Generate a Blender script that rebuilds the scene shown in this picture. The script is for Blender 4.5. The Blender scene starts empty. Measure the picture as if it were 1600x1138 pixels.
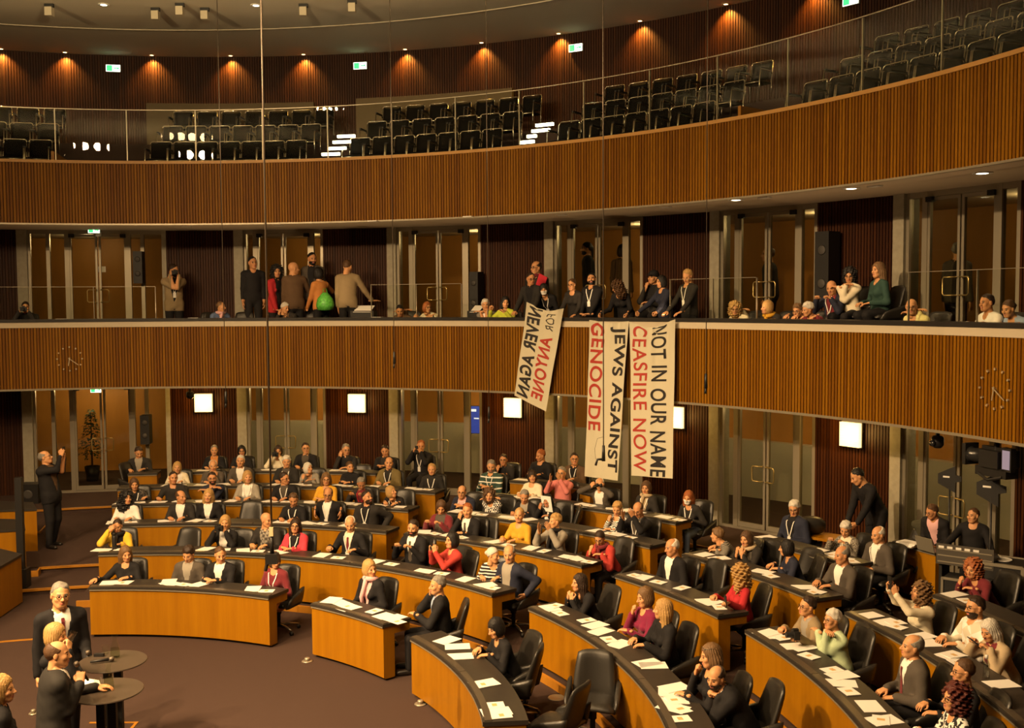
import bpy, math, random
import numpy as np
from mathutils import Vector, Matrix, Euler

# ------------------------------------------------------------------ camera, light, exposure
CAMZ = 4.8                       # lens height above the chamber floor (m)
CAM = np.array([6.7635, -8.9073, CAMZ])
FPX, PIT, ROLL = 1638.06, -.0585, -.0062
sc = bpy.context.scene
COL = sc.collection
cd = bpy.data.cameras.new('camera'); cam = bpy.data.objects.new('camera', cd); COL.objects.link(cam)
cd.sensor_width = 36; cd.sensor_fit = 'HORIZONTAL'; cd.lens = 36 * FPX / 1600; cd.clip_end = 200
cam.matrix_world = Matrix.Translation(CAM) @ Matrix.Rotation(math.pi / 2 + PIT, 4, 'X') @ Matrix.Rotation(ROLL, 4, 'Z')
sc.camera = cam
sc.view_settings.view_transform = 'Standard'; sc.view_settings.look = 'None'
sc.view_settings.gamma = 1; sc.view_settings.exposure = 0.2
sc.view_settings.use_curve_mapping = False
try:
    sc.cycles.max_bounces = 6; sc.cycles.diffuse_bounces = 3; sc.cycles.glossy_bounces = 3
    sc.cycles.transmission_bounces = 4; sc.cycles.transparent_max_bounces = 10
    sc.cycles.use_adaptive_sampling = True; sc.cycles.adaptive_threshold = .03
    sc.cycles.use_denoising = True; sc.cycles.caustics_reflective = False; sc.cycles.caustics_refractive = False
    sc.cycles.sample_clamp_indirect = 4
except Exception: pass
w = bpy.data.worlds.new('world'); sc.world = w; w.use_nodes = True
w.node_tree.nodes['Background'].inputs[0].default_value = (1, .62, .25, 1)
w.node_tree.nodes['Background'].inputs[1].default_value = .012
WARM = (1, .66, .34)

def area_light(name, loc, aim, size, power, col=WARM, spread=180):
    l = bpy.data.lights.new(name, 'AREA'); l.shape = 'DISK'; l.size = size; l.energy = power; l.color = col
    l.spread = math.radians(spread)
    o = bpy.data.objects.new(name, l); COL.objects.link(o); o.location = loc
    o.rotation_euler = (Vector(aim) - Vector(loc)).to_track_quat('-Z', 'Y').to_euler()
    return o
def spot_light(name, loc, aim, power, ang, col=WARM, blend=.6, rad=.05):
    l = bpy.data.lights.new(name, 'SPOT'); l.energy = power; l.color = col; l.spot_size = math.radians(ang)
    l.spot_blend = blend; l.shadow_soft_size = rad
    o = bpy.data.objects.new(name, l); COL.objects.link(o); o.location = loc
    o.rotation_euler = (Vector(aim) - Vector(loc)).to_track_quat('-Z', 'Y').to_euler()
    return o
def point_light(name, loc, power, col=WARM, rad=.06):
    l = bpy.data.lights.new(name, 'POINT'); l.energy = power; l.color = col; l.shadow_soft_size = rad
    o = bpy.data.objects.new(name, l); COL.objects.link(o); o.location = loc
    return o
# overhead spots of the chamber, then beams and added fill lamps
for k in range(8):               # ring of projectors under the ceiling, stronger on the speakers' side
    a = math.radians(45 * k + 10); x, y = .5 + 4.6 * math.sin(a), -.8 + 4.6 * math.cos(a)
    side = 1.35 if x < 0 else .75
    spot_light('ceiling_projector_beam', (x, y, 10.5), (x * .5 + 1.2, y * .3 + 3.6, 0), 950 * side, 128, WARM, 1.0, .14)
spot_light('desk_beam', (-5.2, -3.5, 10.4), (2.5, 7.5, .8), 3000, 84, WARM, .9, .16)
spot_light('desk_beam', (-1.0, -6.5, 10.4), (7.5, 6.0, .8), 2600, 84, WARM, .9, .16)
spot_light('desk_beam', (5.5, -6.5, 10.4), (.5, 4.5, .8), 800, 90, WARM, .9, .16)
spot_light('desk_beam', (-3.5, -2.0, 10.4), (10.8, 3.8, .6), 8200, 64, WARM, .9, .16)  # extra beam added to brighten the right-hand desk fronts
spot_light('gallery_fill', (-2.5, -5.5, 10.4), (5.5, 12.8, 4.9), 2400, 50, WARM, 1.0, .12)  # added front light for the gallery people, no known lamp
spot_light('speaker_beam', (-1.5, -4.5, 10.4), (2.0, 3.2, 0), 5000, 46, WARM, 1.0, .12)
for a in (-12, -4, 4, 12, 20, 28, 36, 44, 52, 60, 68): spot_light('soffit_fill', (13.62 * math.sin(math.radians(a)), 13.62 * math.cos(math.radians(a)), 4.56), (13.75 * math.sin(math.radians(a)), 13.75 * math.cos(math.radians(a)), 8), 17, 150, WARM, 1.0, .03)  # added lamps along the rail, only to brighten the soffit above
for a in (-22, -2, 18, 38, 58): spot_light('ceiling_fill', (8.6 * math.sin(math.radians(a)), 8.6 * math.cos(math.radians(a)), 9.9), (10.4 * math.sin(math.radians(a)), 10.4 * math.cos(math.radians(a)), 11.6), 420, 150, (1, .74, .38), 1.0, .04)  # added lamps hung out of view to lift the ceiling tone
for x, y in ((-4, -1), (3, -2)): area_light('ceiling_fill', (x, y, 9.7), (x, y, 12), .9, 500, (1, .72, .36))  # two more added fill lamps aimed up at the ceiling

# ------------------------------------------------------------------ pixel <-> place (the survey of the photograph)
def ray(px, py):
    x = px - 800.; y = 569. - py
    c, s = math.cos(ROLL), math.sin(ROLL); x, y = c * x - s * y, s * x + c * y
    cp, sp = math.cos(PIT), math.sin(PIT)
    return np.array([x, FPX * cp - y * sp, FPX * sp + y * cp]) / FPX
def on_z(px, py, z):
    d = ray(px, py); return CAM + d * (z - CAMZ) / d[2]
def on_r(px, py, r):
    d = ray(px, py); o = CAM; a = d[0] ** 2 + d[1] ** 2; b = o[0] * d[0] + o[1] * d[1]; c = o[0] ** 2 + o[1] ** 2 - r * r
    return o + d * ((-b + math.sqrt(b * b - a * c)) / a)
def at_dist(px, py, t):
    return CAM + ray(px, py) * t

# ------------------------------------------------------------------ materials
MATS = {}
def nodes_of(name):
    m = bpy.data.materials.new(name); m.use_nodes = True
    return m, m.node_tree.nodes, m.node_tree.links, m.node_tree.nodes['Principled BSDF']
def mat(name, col, rough=.6, metal=0., bump=0., bscale=60., var=0., spec=.4, emit=None, estr=0., sheen=0.):
    if name in MATS: return MATS[name]
    m, N, L, P = nodes_of(name)
    P.inputs['Base Color'].default_value = (*col, 1); P.inputs['Roughness'].default_value = rough
    P.inputs['Metallic'].default_value = metal; P.inputs['Specular IOR Level'].default_value = spec
    if sheen: P.inputs['Sheen Weight'].default_value = sheen
    if emit: P.inputs['Emission Color'].default_value = (*emit, 1); P.inputs['Emission Strength'].default_value = estr
    if bump or var:
        tc = N.new('ShaderNodeTexCoord'); no = N.new('ShaderNodeTexNoise')
        no.inputs['Scale'].default_value = bscale; no.inputs['Detail'].default_value = 4
        L.new(tc.outputs['Object'], no.inputs['Vector'])
        if bump:
            b = N.new('ShaderNodeBump'); b.inputs['Strength'].default_value = bump; b.inputs['Distance'].default_value = .01
            L.new(no.outputs['Fac'], b.inputs['Height']); L.new(b.outputs['Normal'], P.inputs['Normal'])
        if var:
            r = N.new('ShaderNodeValToRGB')
            r.color_ramp.elements[0].position = .3; r.color_ramp.elements[1].position = .7
            r.color_ramp.elements[0].color = (*[c * (1 - var) for c in col], 1)
            r.color_ramp.elements[1].color = (*[min(1, c * (1 + var)) for c in col], 1)
            L.new(no.outputs['Fac'], r.inputs['Fac']); L.new(r.outputs['Color'], P.inputs['Base Color'])
    MATS[name] = m
    return m
def wood_uv(name, c0, c1, su=9., sv=.5, rough=.45, fine=160., pitch=0., spec=.4):
    """veneer running along v; with a pitch every slat gets a tone of its own"""
    if name in MATS: return MATS[name]
    m, N, L, P = nodes_of(name)
    tc = N.new('ShaderNodeTexCoord'); mp = N.new('ShaderNodeMapping'); no = N.new('ShaderNodeTexNoise')
    mp.inputs['Scale'].default_value = (su, sv, 1); no.inputs['Scale'].default_value = 1; no.inputs['Detail'].default_value = 3
    L.new(tc.outputs['UV'], mp.inputs['Vector']); L.new(mp.outputs['Vector'], no.inputs['Vector'])
    mp2 = N.new('ShaderNodeMapping'); no2 = N.new('ShaderNodeTexNoise'); mp2.inputs['Scale'].default_value = (fine, fine * .03, 1)
    no2.inputs['Scale'].default_value = 1; no2.inputs['Detail'].default_value = 2
    L.new(tc.outputs['UV'], mp2.inputs['Vector']); L.new(mp2.outputs['Vector'], no2.inputs['Vector'])
    mx = N.new('ShaderNodeMath'); mx.operation = 'MULTIPLY_ADD'; mx.inputs[1].default_value = .35
    L.new(no2.outputs['Fac'], mx.inputs[0])
    if pitch:
        sx = N.new('ShaderNodeSeparateXYZ'); L.new(tc.outputs['UV'], sx.inputs[0])
        dv = N.new('ShaderNodeMath'); dv.operation = 'DIVIDE'; dv.inputs[1].default_value = pitch; L.new(sx.outputs[0], dv.inputs[0])
        fl = N.new('ShaderNodeMath'); fl.operation = 'FLOOR'; L.new(dv.outputs[0], fl.inputs[0])
        wn = N.new('ShaderNodeTexWhiteNoise'); wn.noise_dimensions = '1D'; L.new(fl.outputs[0], wn.inputs['W'])
        m3 = N.new('ShaderNodeMath'); m3.operation = 'MULTIPLY'; m3.inputs[1].default_value = .5; L.new(wn.outputs['Value'], m3.inputs[0])
        m4 = N.new('ShaderNodeMath'); m4.operation = 'MULTIPLY_ADD'; m4.inputs[1].default_value = .5
        L.new(no.outputs['Fac'], m4.inputs[0]); L.new(m3.outputs[0], m4.inputs[2]); L.new(m4.outputs[0], mx.inputs[2])
    else:
        m4 = N.new('ShaderNodeMath'); m4.operation = 'MULTIPLY'; m4.inputs[1].default_value = .85
        L.new(no.outputs['Fac'], m4.inputs[0]); L.new(m4.outputs[0], mx.inputs[2])
    r = N.new('ShaderNodeValToRGB'); r.color_ramp.elements[0].position = .35; r.color_ramp.elements[1].position = .85
    r.color_ramp.elements[0].color = (*c0, 1); r.color_ramp.elements[1].color = (*c1, 1)
    L.new(mx.outputs[0], r.inputs['Fac']); L.new(r.outputs['Color'], P.inputs['Base Color'])
    P.inputs['Roughness'].default_value = rough; P.inputs['Specular IOR Level'].default_value = spec
    MATS[name] = m
    return m
def glass_mat(name, tint=(1, 1, 1), refl=.06, rough=.0):
    if name in MATS: return MATS[name]
    m, N, L, P = nodes_of(name); N.remove(P)
    out = N['Material Output']; tr = N.new('ShaderNodeBsdfTransparent'); gl = N.new('ShaderNodeBsdfGlossy'); mx = N.new('ShaderNodeMixShader')
    lw = N.new('ShaderNodeLayerWeight'); lw.inputs['Blend'].default_value = .5; pw = N.new('ShaderNodeMath'); pw.operation = 'POWER'; pw.inputs[1].default_value = 5
    ad = N.new('ShaderNodeMath'); ad.operation = 'MULTIPLY_ADD'; ad.inputs[1].default_value = .35; ad.inputs[2].default_value = refl
    L.new(lw.outputs['Facing'], pw.inputs[0])
    tr.inputs['Color'].default_value = (*tint, 1); gl.inputs['Roughness'].default_value = rough
    L.new(pw.outputs[0], ad.inputs[0]); L.new(ad.outputs[0], mx.inputs[0]); L.new(tr.outputs[0], mx.inputs[1]); L.new(gl.outputs[0], mx.inputs[2])
    L.new(mx.outputs[0], out.inputs['Surface'])
    MATS[name] = m
    return m
def emit_mat(name, col, s):
    if name in MATS: return MATS[name]
    m, N, L, P = nodes_of(name)
    P.inputs['Base Color'].default_value = (*[min(1, c) * .5 for c in col], 1)
    P.inputs['Emission Color'].default_value = (*col, 1); P.inputs['Emission Strength'].default_value = s
    MATS[name] = m
    return m

SLAT = .0605
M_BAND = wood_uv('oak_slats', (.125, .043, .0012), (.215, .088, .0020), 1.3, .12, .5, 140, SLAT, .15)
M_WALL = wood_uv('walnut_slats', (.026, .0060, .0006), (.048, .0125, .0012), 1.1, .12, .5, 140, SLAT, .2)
M_DESK = wood_uv('desk_veneer', (.25, .096, .0014), (.35, .150, .0024), 7, .35, .38, 130)
M_NOSE = wood_uv('oak_nosing', (.34, .135, .010), (.42, .18, .016), 3, .4, .45, 100)
M_LOBBY = wood_uv('lobby_veneer', (.42, .18, .03), (.55, .25, .05), 2, .2, .5, 60)
M_GROOVE = mat('groove_felt', (.035, .010, .001), .9)
M_CARPET = mat('aubergine_carpet', (.060, .037, .029), .95, 0, .5, 220, .16, .1)
M_STONE = mat('grey_stone', (.33, .30, .22), .55, 0, .05, 12, .10)
M_ALU = mat('brushed_aluminium', (.36, .32, .24), .35, .55, .02, 80)
M_FASCIA = mat('painted_fascia', (.50, .43, .31), .5)
M_CEIL = mat('acoustic_plaster', (.62, .55, .42), .9, 0, .12, 40, .03, .2)
M_SOFFIT = mat('soffit_plaster', (.60, .50, .36), .8, 0, .03, 20)
M_BLACK = mat('matt_black', (.012, .011, .010), .5)
M_LEATHER = mat('black_leather', (.021, .019, .016), .36, 0, .12, 260, .1, .45)
M_TOP = mat('black_desk_leather', (.030, .025, .020), .42, 0, .08, 300, .1, .4)
M_SEAT = mat('black_upholstery', (.006, .0055, .005), .8, 0, .15, 200, .1, .08)
M_CHROME = mat('chrome_tube', (.60, .54, .42), .18, .95)
M_GLASS = glass_mat('clear_glass', (.97, .98, .95), .015)
M_DOORGL = glass_mat('door_glass', (.80, .80, .72), .02)
M_PAPER = mat('white_paper', (.84, .82, .76), .7)
M_WHITE = mat('white_plastic', (.78, .76, .70), .4)

# ------------------------------------------------------------------ mesh helpers
class MB:
    def __init__(s): s.v = []; s.f = []; s.uv = []; s.mi = []
    def add(s, verts, faces, uvs=None, mi=0):
        o = len(s.v); s.v += [tuple(map(float, p)) for p in verts]
        for k, f in enumerate(faces):
            s.f.append([i + o for i in f]); s.mi.append(mi)
            s.uv += [(float(a), float(b)) for a, b in uvs[k]] if uvs else [(0., 0.)] * len(f)
    def quad(s, a, b, c, d, uv=None, mi=0): s.add([a, b, c, d], [(0, 1, 2, 3)], [uv] if uv else None, mi)
    def box(s, x0, x1, y0, y1, z0, z1, M=None, mi=0):
        V = [(x, y, z) for x in (x0, x1) for y in (y0, y1) for z in (z0, z1)]
        if M is not None: V = [M @ Vector(p) for p in V]
        F = [(0, 1, 3, 2), (4, 6, 7, 5), (0, 4, 5, 1), (2, 3, 7, 6), (0, 2, 6, 4), (1, 5, 7, 3)]
        U = []
        for f in F:
            if f in ((0, 1, 3, 2), (4, 6, 7, 5)): U.append([((y0, y1)[(i >> 1) & 1], (z0, z1)[i & 1]) for i in f])
            elif f in ((0, 4, 5, 1), (2, 3, 7, 6)): U.append([((x0, x1)[i >> 2], (z0, z1)[i & 1]) for i in f])
            else: U.append([((x0, x1)[i >> 2], (y0, y1)[(i >> 1) & 1]) for i in f])
        s.add(V, F, U, mi)
    def tube(s, pts, r, n=8, cap=True, mi=0):
        pts = [Vector(p) for p in pts]; rs = r if isinstance(r, (list, tuple)) else [r] * len(pts)
        V = []; up = None
        for i, p in enumerate(pts):
            t = (pts[min(i + 1, len(pts) - 1)] - pts[max(i - 1, 0)]).normalized()
            if up is None:
                up = Vector((0, 0, 1)) if abs(t.z) < .9 else Vector((1, 0, 0))
            a = t.cross(up).normalized(); b = a.cross(t).normalized(); up = b
            for k in range(n):
                th = 2 * math.pi * k / n; V.append(p + (a * math.cos(th) + b * math.sin(th)) * rs[i])
        F = []
        for i in range(len(pts) - 1):
            for k in range(n):
                k2 = (k + 1) % n; F.append((i * n + k, i * n + k2, (i + 1) * n + k2, (i + 1) * n + k))
        if cap: F += [tuple(range(n - 1, -1, -1)), tuple(range((len(pts) - 1) * n, len(pts) * n))]
        s.add(V, F, None, mi)
    def lathe(s, prof, n=24, c=(0, 0, 0), mi=0):
        V = []
        for r, z in prof:
            for k in range(n):
                th = 2 * math.pi * k / n; V.append((c[0] + r * math.cos(th), c[1] + r * math.sin(th), c[2] + z))
        F = []
        for i in range(len(prof) - 1):
            for k in range(n):
                k2 = (k + 1) % n; F.append((i * n + k, i * n + k2, (i + 1) * n + k2, (i + 1) * n + k))
        F += [tuple(range(n - 1, -1, -1)), tuple(range((len(prof) - 1) * n, len(prof) * n))]
        s.add(V, F, None, mi)
    def arcbox(s, c, r0, r1, z0, z1, a0, a1, n=24, mi=0, slope=None):
        """a block bent round the axis c; angles in degrees clockwise from +Y"""
        A = [math.radians(a0 + (a1 - a0) * i / n) for i in range(n + 1)]
        P = lambda r, a, z: (c[0] + r * math.sin(a), c[1] + r * math.cos(a), z)
        for i in range(n):
            a, b = A[i], A[i + 1]; u0, u1 = a * r0, b * r0
            s.quad(P(r0, b, z0), P(r0, a, z0), P(r0, a, z1), P(r0, b, z1), [(u1, z0), (u0, z0), (u0, z1), (u1, z1)], mi)
            s.quad(P(r1, a, z0), P(r1, b, z0), P(r1, b, z1), P(r1, a, z1), [(u0, z0), (u1, z0), (u1, z1), (u0, z1)], mi)
            s.quad(P(r0, a, z1), P(r1, a, z1), P(r1, b, z1), P(r0, b, z1), [(u0, r0), (u0, r1), (u1, r1), (u1, r0)], mi)
            s.quad(P(r0, a, z0), P(r0, b, z0), P(r1, b, z0), P(r1, a, z0), [(u0, r0), (u1, r0), (u1, r1), (u0, r1)], mi)
        for a, fl in ((A[0], 0), (A[-1], 1)):
            q = [P(r0, a, z0), P(r1, a, z0), P(r1, a, z1), P(r0, a, z1)]; uv = [(r0, z0), (r1, z0), (r1, z1), (r0, z1)]
            if not fl: s.quad(*q, uv, mi)
            else: s.quad(*q[::-1], uv[::-1], mi)
    def slats(s, c, r, z0, z1, a0, a1, depth=.022, gap=.28):
        n = int(round(math.radians(a1 - a0) * r / SLAT)); st = math.radians(a1 - a0) / n; A0 = math.radians(a0)
        P = lambda r, a, z: (c[0] + r * math.sin(a), c[1] + r * math.cos(a), z)
        def face(ra, a, rb, b, u0, u1, mi):
            s.quad(P(rb, b, z0), P(ra, a, z0), P(ra, a, z1), P(rb, b, z1), [(u1, z0), (u0, z0), (u0, z1), (u1, z1)], mi)
        for i in range(n):
            a = A0 + st * i; b = a + st * (1 - gap); e = a + st
            u = i * SLAT; ub = u + SLAT * (1 - gap); eps = SLAT * .02
            face(r, a, r, b, u + eps, ub, 0); face(r, b, r + depth, b, ub, ub + .001, 0)
            face(r + depth, b, r + depth, e, ub, u + SLAT - eps, 1); face(r + depth, e, r, e, u + eps, u + .001, 0)
    def build(s, name, mats, parent=None, smooth=False, loc=None):
        me = bpy.data.meshes.new(name); me.from_pydata(s.v, [], s.f)
        ul = me.uv_layers.new(name='UVMap'); ul.data.foreach_set('uv', [c for p in s.uv for c in p])
        for m in (mats if isinstance(mats, (list, tuple)) else [mats]): me.materials.append(m)
        if any(s.mi): me.polygons.foreach_set('material_index', s.mi)
        if smooth: me.polygons.foreach_set('use_smooth', [True] * len(me.polygons))
        me.update()
        o = bpy.data.objects.new(name, me); COL.objects.link(o)
        if parent is not None: o.parent = parent
        if loc is not None: o.location = loc
        return o
def tag(o, label, cat, group=None, kind=None):
    if label: o['label'] = label
    if cat: o['category'] = cat
    if group: o['group'] = group
    if kind: o['kind'] = kind
    return o
def empty(name, loc, rz=0.):
    o = bpy.data.objects.new(name, None); COL.objects.link(o); o.empty_display_size = .1
    o.location = loc; o.rotation_euler = (0, 0, rz); return o
def struct(o, label=None):
    o['kind'] = 'structure'
    if label: o['label'] = label
    return o
def dup(o, loc, rz, parent=None):
    c = o.copy(); COL.objects.link(c)
    if parent is not None: c.parent = parent
    else: c.location = loc; c.rotation_euler = (0, 0, rz)
    for ch in o.children: dup(ch, None, None, c)
    return c
ORD = ['first', 'second', 'third', 'fourth', 'fifth', 'sixth', 'seventh', 'eighth', 'ninth', 'tenth', 'eleventh', 'twelfth', 'thirteenth',
       'fourteenth', 'fifteenth', 'sixteenth', 'seventeenth', 'eighteenth', 'nineteenth', 'twentieth', 'twenty-first', 'twenty-second', 'twenty-third', 'twenty-fourth', 'twenty-fifth', 'twenty-sixth', 'twenty-seventh', 'twenty-eighth']

# ------------------------------------------------------------------ the room
O2 = (0., 0.)                 # axis of the galleries
DC = (1.0, 0.5)               # axis of the desks
ROWR = [5.5, 7.2, 8.92, 10.25, 11.52, 12.75]
def rowz(k): return .1 * (k - 1)
def topz(k): return .74 + .1 * (k - 1)
RW = 15.4                     # wall behind the desks
Z_L, Z_T, Z_RAIL, Z_U, Z_V, Z_C = 3.02, 4.333, 4.51, 6.505, 7.844, 10.85
R1, R2, RB = 13.5, 13.55, 17.15
FLOOR_B = .5
G1A, G1B = 3.70, 3.90         # gallery floor: front row, walkway behind
UPF = [7.50, 8.0, 8.5]        # upper gallery tiers
def P2(r, a, z, c=O2): return (c[0] + r * math.sin(math.radians(a)), c[1] + r * math.cos(math.radians(a)), z)

# floor: flat well, six low tiers, side aisle on the far side of the bench
m = MB()
N = 64
def ring(m, c, r0, r1, z0, z1, a0, a1, n=48):
    for i in range(n):
        a, b = a0 + (a1 - a0) * i / n, a0 + (a1 - a0) * (i + 1) / n
        m.quad(P2(r0, a, z0, c), P2(r0, b, z0, c), P2(r1, b, z1, c), P2(r1, a, z1, c))
        if r0 > 0: m.quad(P2(r0, a, z0 - .12, c), P2(r0, b, z0 - .12, c), P2(r0, b, z0, c), P2(r0, a, z0, c))
AL = -9.6
EDGE = [7.12, 8.84, 10.17, 11.44, 12.67]
ring(m, DC, 0, 7.12, 0, 0, -180, 180, 72)
for k in range(5): ring(m, DC, EDGE[k], EDGE[k + 1] if k < 4 else 19.5, rowz(k + 2), rowz(k + 2), AL, 100, 60)
ring(m, DC, 7.12, 8.05, 0, 0, -180, AL); ring(m, DC, 8.05, 9.15, .10, .10, -180, AL)
ring(m, DC, 9.15, 13.15, .2, .40, -180, AL); ring(m, DC, 13.15, 19.5, .5, .5, -180, AL)
ring(m, DC, 7.12, 19.5, 0, 0, 100, 180)
P = lambda r, a, z: P2(r, a, z, DC)
for k in range(5):             # cheek of the tiers along the side aisle
    r0, r1 = EDGE[k], EDGE[k + 1] if k < 4 else 13.2
    m.quad(P(r0, AL, 0), P(r1, AL, 0), P(r1, AL, rowz(k + 2)), P(r0, AL, rowz(k + 2)))
struct(m.build('floor', M_CARPET))
for nm, r, z, a0, a1, lab in (('trim_1', 5.55, 0, -40, -7.5, ''), ('trim_2', 8.05, .10, -22, AL, ''), ('trim_3', 9.15, .2, -22, AL, ''), ('trim_4', 13.15, .5, -22, -11.2, '')):
    t = MB(); t.arcbox(DC, r - .03, r + .03, z - .03, z + .006, a0, a1, 16); struct(t.build(nm, M_NOSE))
for k in range(5):
    t = MB(); t.arcbox(DC, EDGE[k] - .03, EDGE[k] + .015, rowz(k + 2) - .098, rowz(k + 2) + .006, AL, 98, 64); struct(t.build('trim_%d' % (5 + k), M_NOSE))
# floor hatch outline beside the standing tables
q = on_z(205, 1133, 0); t = MB(); t.box(-.5, .06, .0, .035, .0, .006); t.box(.025, .06, -.6, .0, 0, .006)
o = t.build('floor_hatch_edge', M_NOSE, loc=(q[0], q[1] + .04, .001)); tag(o, 'thin brass edge of a floor hatch beside the standing table', 'floor hatch')

# slatted fronts of the two galleries
m = MB(); m.slats(O2, R1, Z_L + .03, Z_T, -32, 106)
m.arcbox(O2, R1 + .03, R1 + .05, Z_L + .03, Z_T, -32, 106, 90, 1)
struct(m.build('wall_gallery_front', [M_BAND, M_GROOVE]))
m = MB(); m.slats(O2, R2, Z_U + .02, Z_V - .06, -32, 106)
m.arcbox(O2, R2 + .03, R2 + .05, Z_U + .02, Z_V - .06, -32, 106, 90, 1)
struct(m.build('wall_upper_gallery_front', [M_BAND, M_GROOVE]))
# fascia strips, rails, soffits, slabs
m = MB(); m.arcbox(O2, R1 - .012, R1 + .34, Z_T, Z_T + .115, -32, 106, 90); struct(m.build('trim_gallery_fascia', M_FASCIA))
m = MB(); m.arcbox(O2, R1 - .03, R1 + .36, Z_T + .115, Z_RAIL, -32, 106, 90); struct(m.build('trim_gallery_rail', mat('rail_black', (.02, .018, .016), .35)))
m = MB(); m.arcbox(O2, R1 - .006, R1 + .05, Z_L - .01, Z_L + .03, -32, 106, 90); struct(m.build('trim_gallery_edge', M_ALU))
m = MB(); m.arcbox(O2, R1 + .05, 19, Z_L, Z_L + .3, -32, 106, 60); m.arcbox(O2, R1 + .36, 15.0, Z_L + .3, G1A, -32, 106, 60, 1); m.arcbox(O2, 15.0, 19, Z_L + .3, G1B, -32, 106, 60, 1)
struct(m.build('ceiling_under_gallery', [M_SOFFIT, M_CARPET]))
m = MB(); m.arcbox(O2, R2 - .015, R2 + .10, Z_V - .06, Z_V, -32, 106, 90); struct(m.build('trim_upper_gallery_cap', mat('oak_cap', (.46, .25, .07), .45)))
m = MB(); m.arcbox(O2, R2 + .05, 19, Z_U, Z_U + .3, -32, 106, 60); struct(m.build('ceiling_under_upper_gallery', M_SOFFIT))
m = MB(); m.arcbox(O2, R2 - .006, R2 + .05, Z_U - .012, Z_U + .02, -32, 106, 90); struct(m.build('trim_upper_gallery_edge', M_ALU))
m = MB()
for k, (r0, r1) in enumerate(((R2 + .05, 14.75), (14.75, 15.68), (15.68, RB + .2))):
    m.arcbox(O2, r0, r1, Z_U + .3, UPF[k], -32, 106, 60)
struct(m.build('floor_upper_gallery', mat('dark_carpet', (.05, .03, .025), .95, 0, .4, 200)))
# walls
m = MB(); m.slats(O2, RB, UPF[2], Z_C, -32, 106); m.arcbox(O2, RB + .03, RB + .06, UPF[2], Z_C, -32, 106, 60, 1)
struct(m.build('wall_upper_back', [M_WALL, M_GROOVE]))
m = MB(); ring(m, O2, 0, 19.4, Z_C, Z_C, -180, 180, 72); struct(m.build('ceiling', M_CEIL))
m = MB(); m.arcbox(O2, 9.4, 9.47, Z_C - .02, Z_C, -60, 120, 60); m.arcbox(O2, 14.6, 14.66, Z_C - .015, Z_C, -60, 120, 60); struct(m.build('trim_ceiling_joint', M_CEIL))
m = MB(); m.arcbox(O2, 17.3, 17.5, -.2, Z_C, 106, 328, 60); struct(m.build('wall_back', M_WALL))
# lobby behind the glass doors
m = MB(); m.arcbox(O2, 18.6, 18.8, FLOOR_B, Z_L, -32, 106, 60); m.arcbox(O2, 18.6, 18.8, G1B, Z_U, -32, 106, 60); struct(m.build('wall_lobby', M_LOBBY))
m = MB(); m.arcbox(O2, 18.35, 18.58, FLOOR_B, FLOOR_B + 1.25, -3, 106, 50); struct(m.build('wall_lobby_stand_in', mat('pale_glass_tone', (.55, .50, .40), .8)))  # added pale band standing in for the pale lower door glass

SC = [-1.5, 12.06, 26.2, 40.5, 54.76, 69.0]           # sconce bearings; each wood panel is centred on one
PAN = [(-32, -16.4)] + [(a - 2.9, a + 2.9) for a in SC] + [(80.5, 106)]
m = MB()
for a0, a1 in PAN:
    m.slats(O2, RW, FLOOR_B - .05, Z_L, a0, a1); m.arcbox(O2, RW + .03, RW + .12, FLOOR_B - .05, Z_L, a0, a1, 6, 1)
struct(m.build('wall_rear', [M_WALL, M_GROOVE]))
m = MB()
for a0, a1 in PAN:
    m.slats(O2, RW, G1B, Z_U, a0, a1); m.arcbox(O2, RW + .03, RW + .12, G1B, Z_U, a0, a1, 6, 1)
struct(m.build('wall_gallery_rear', [M_WALL, M_GROOVE]))

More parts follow.
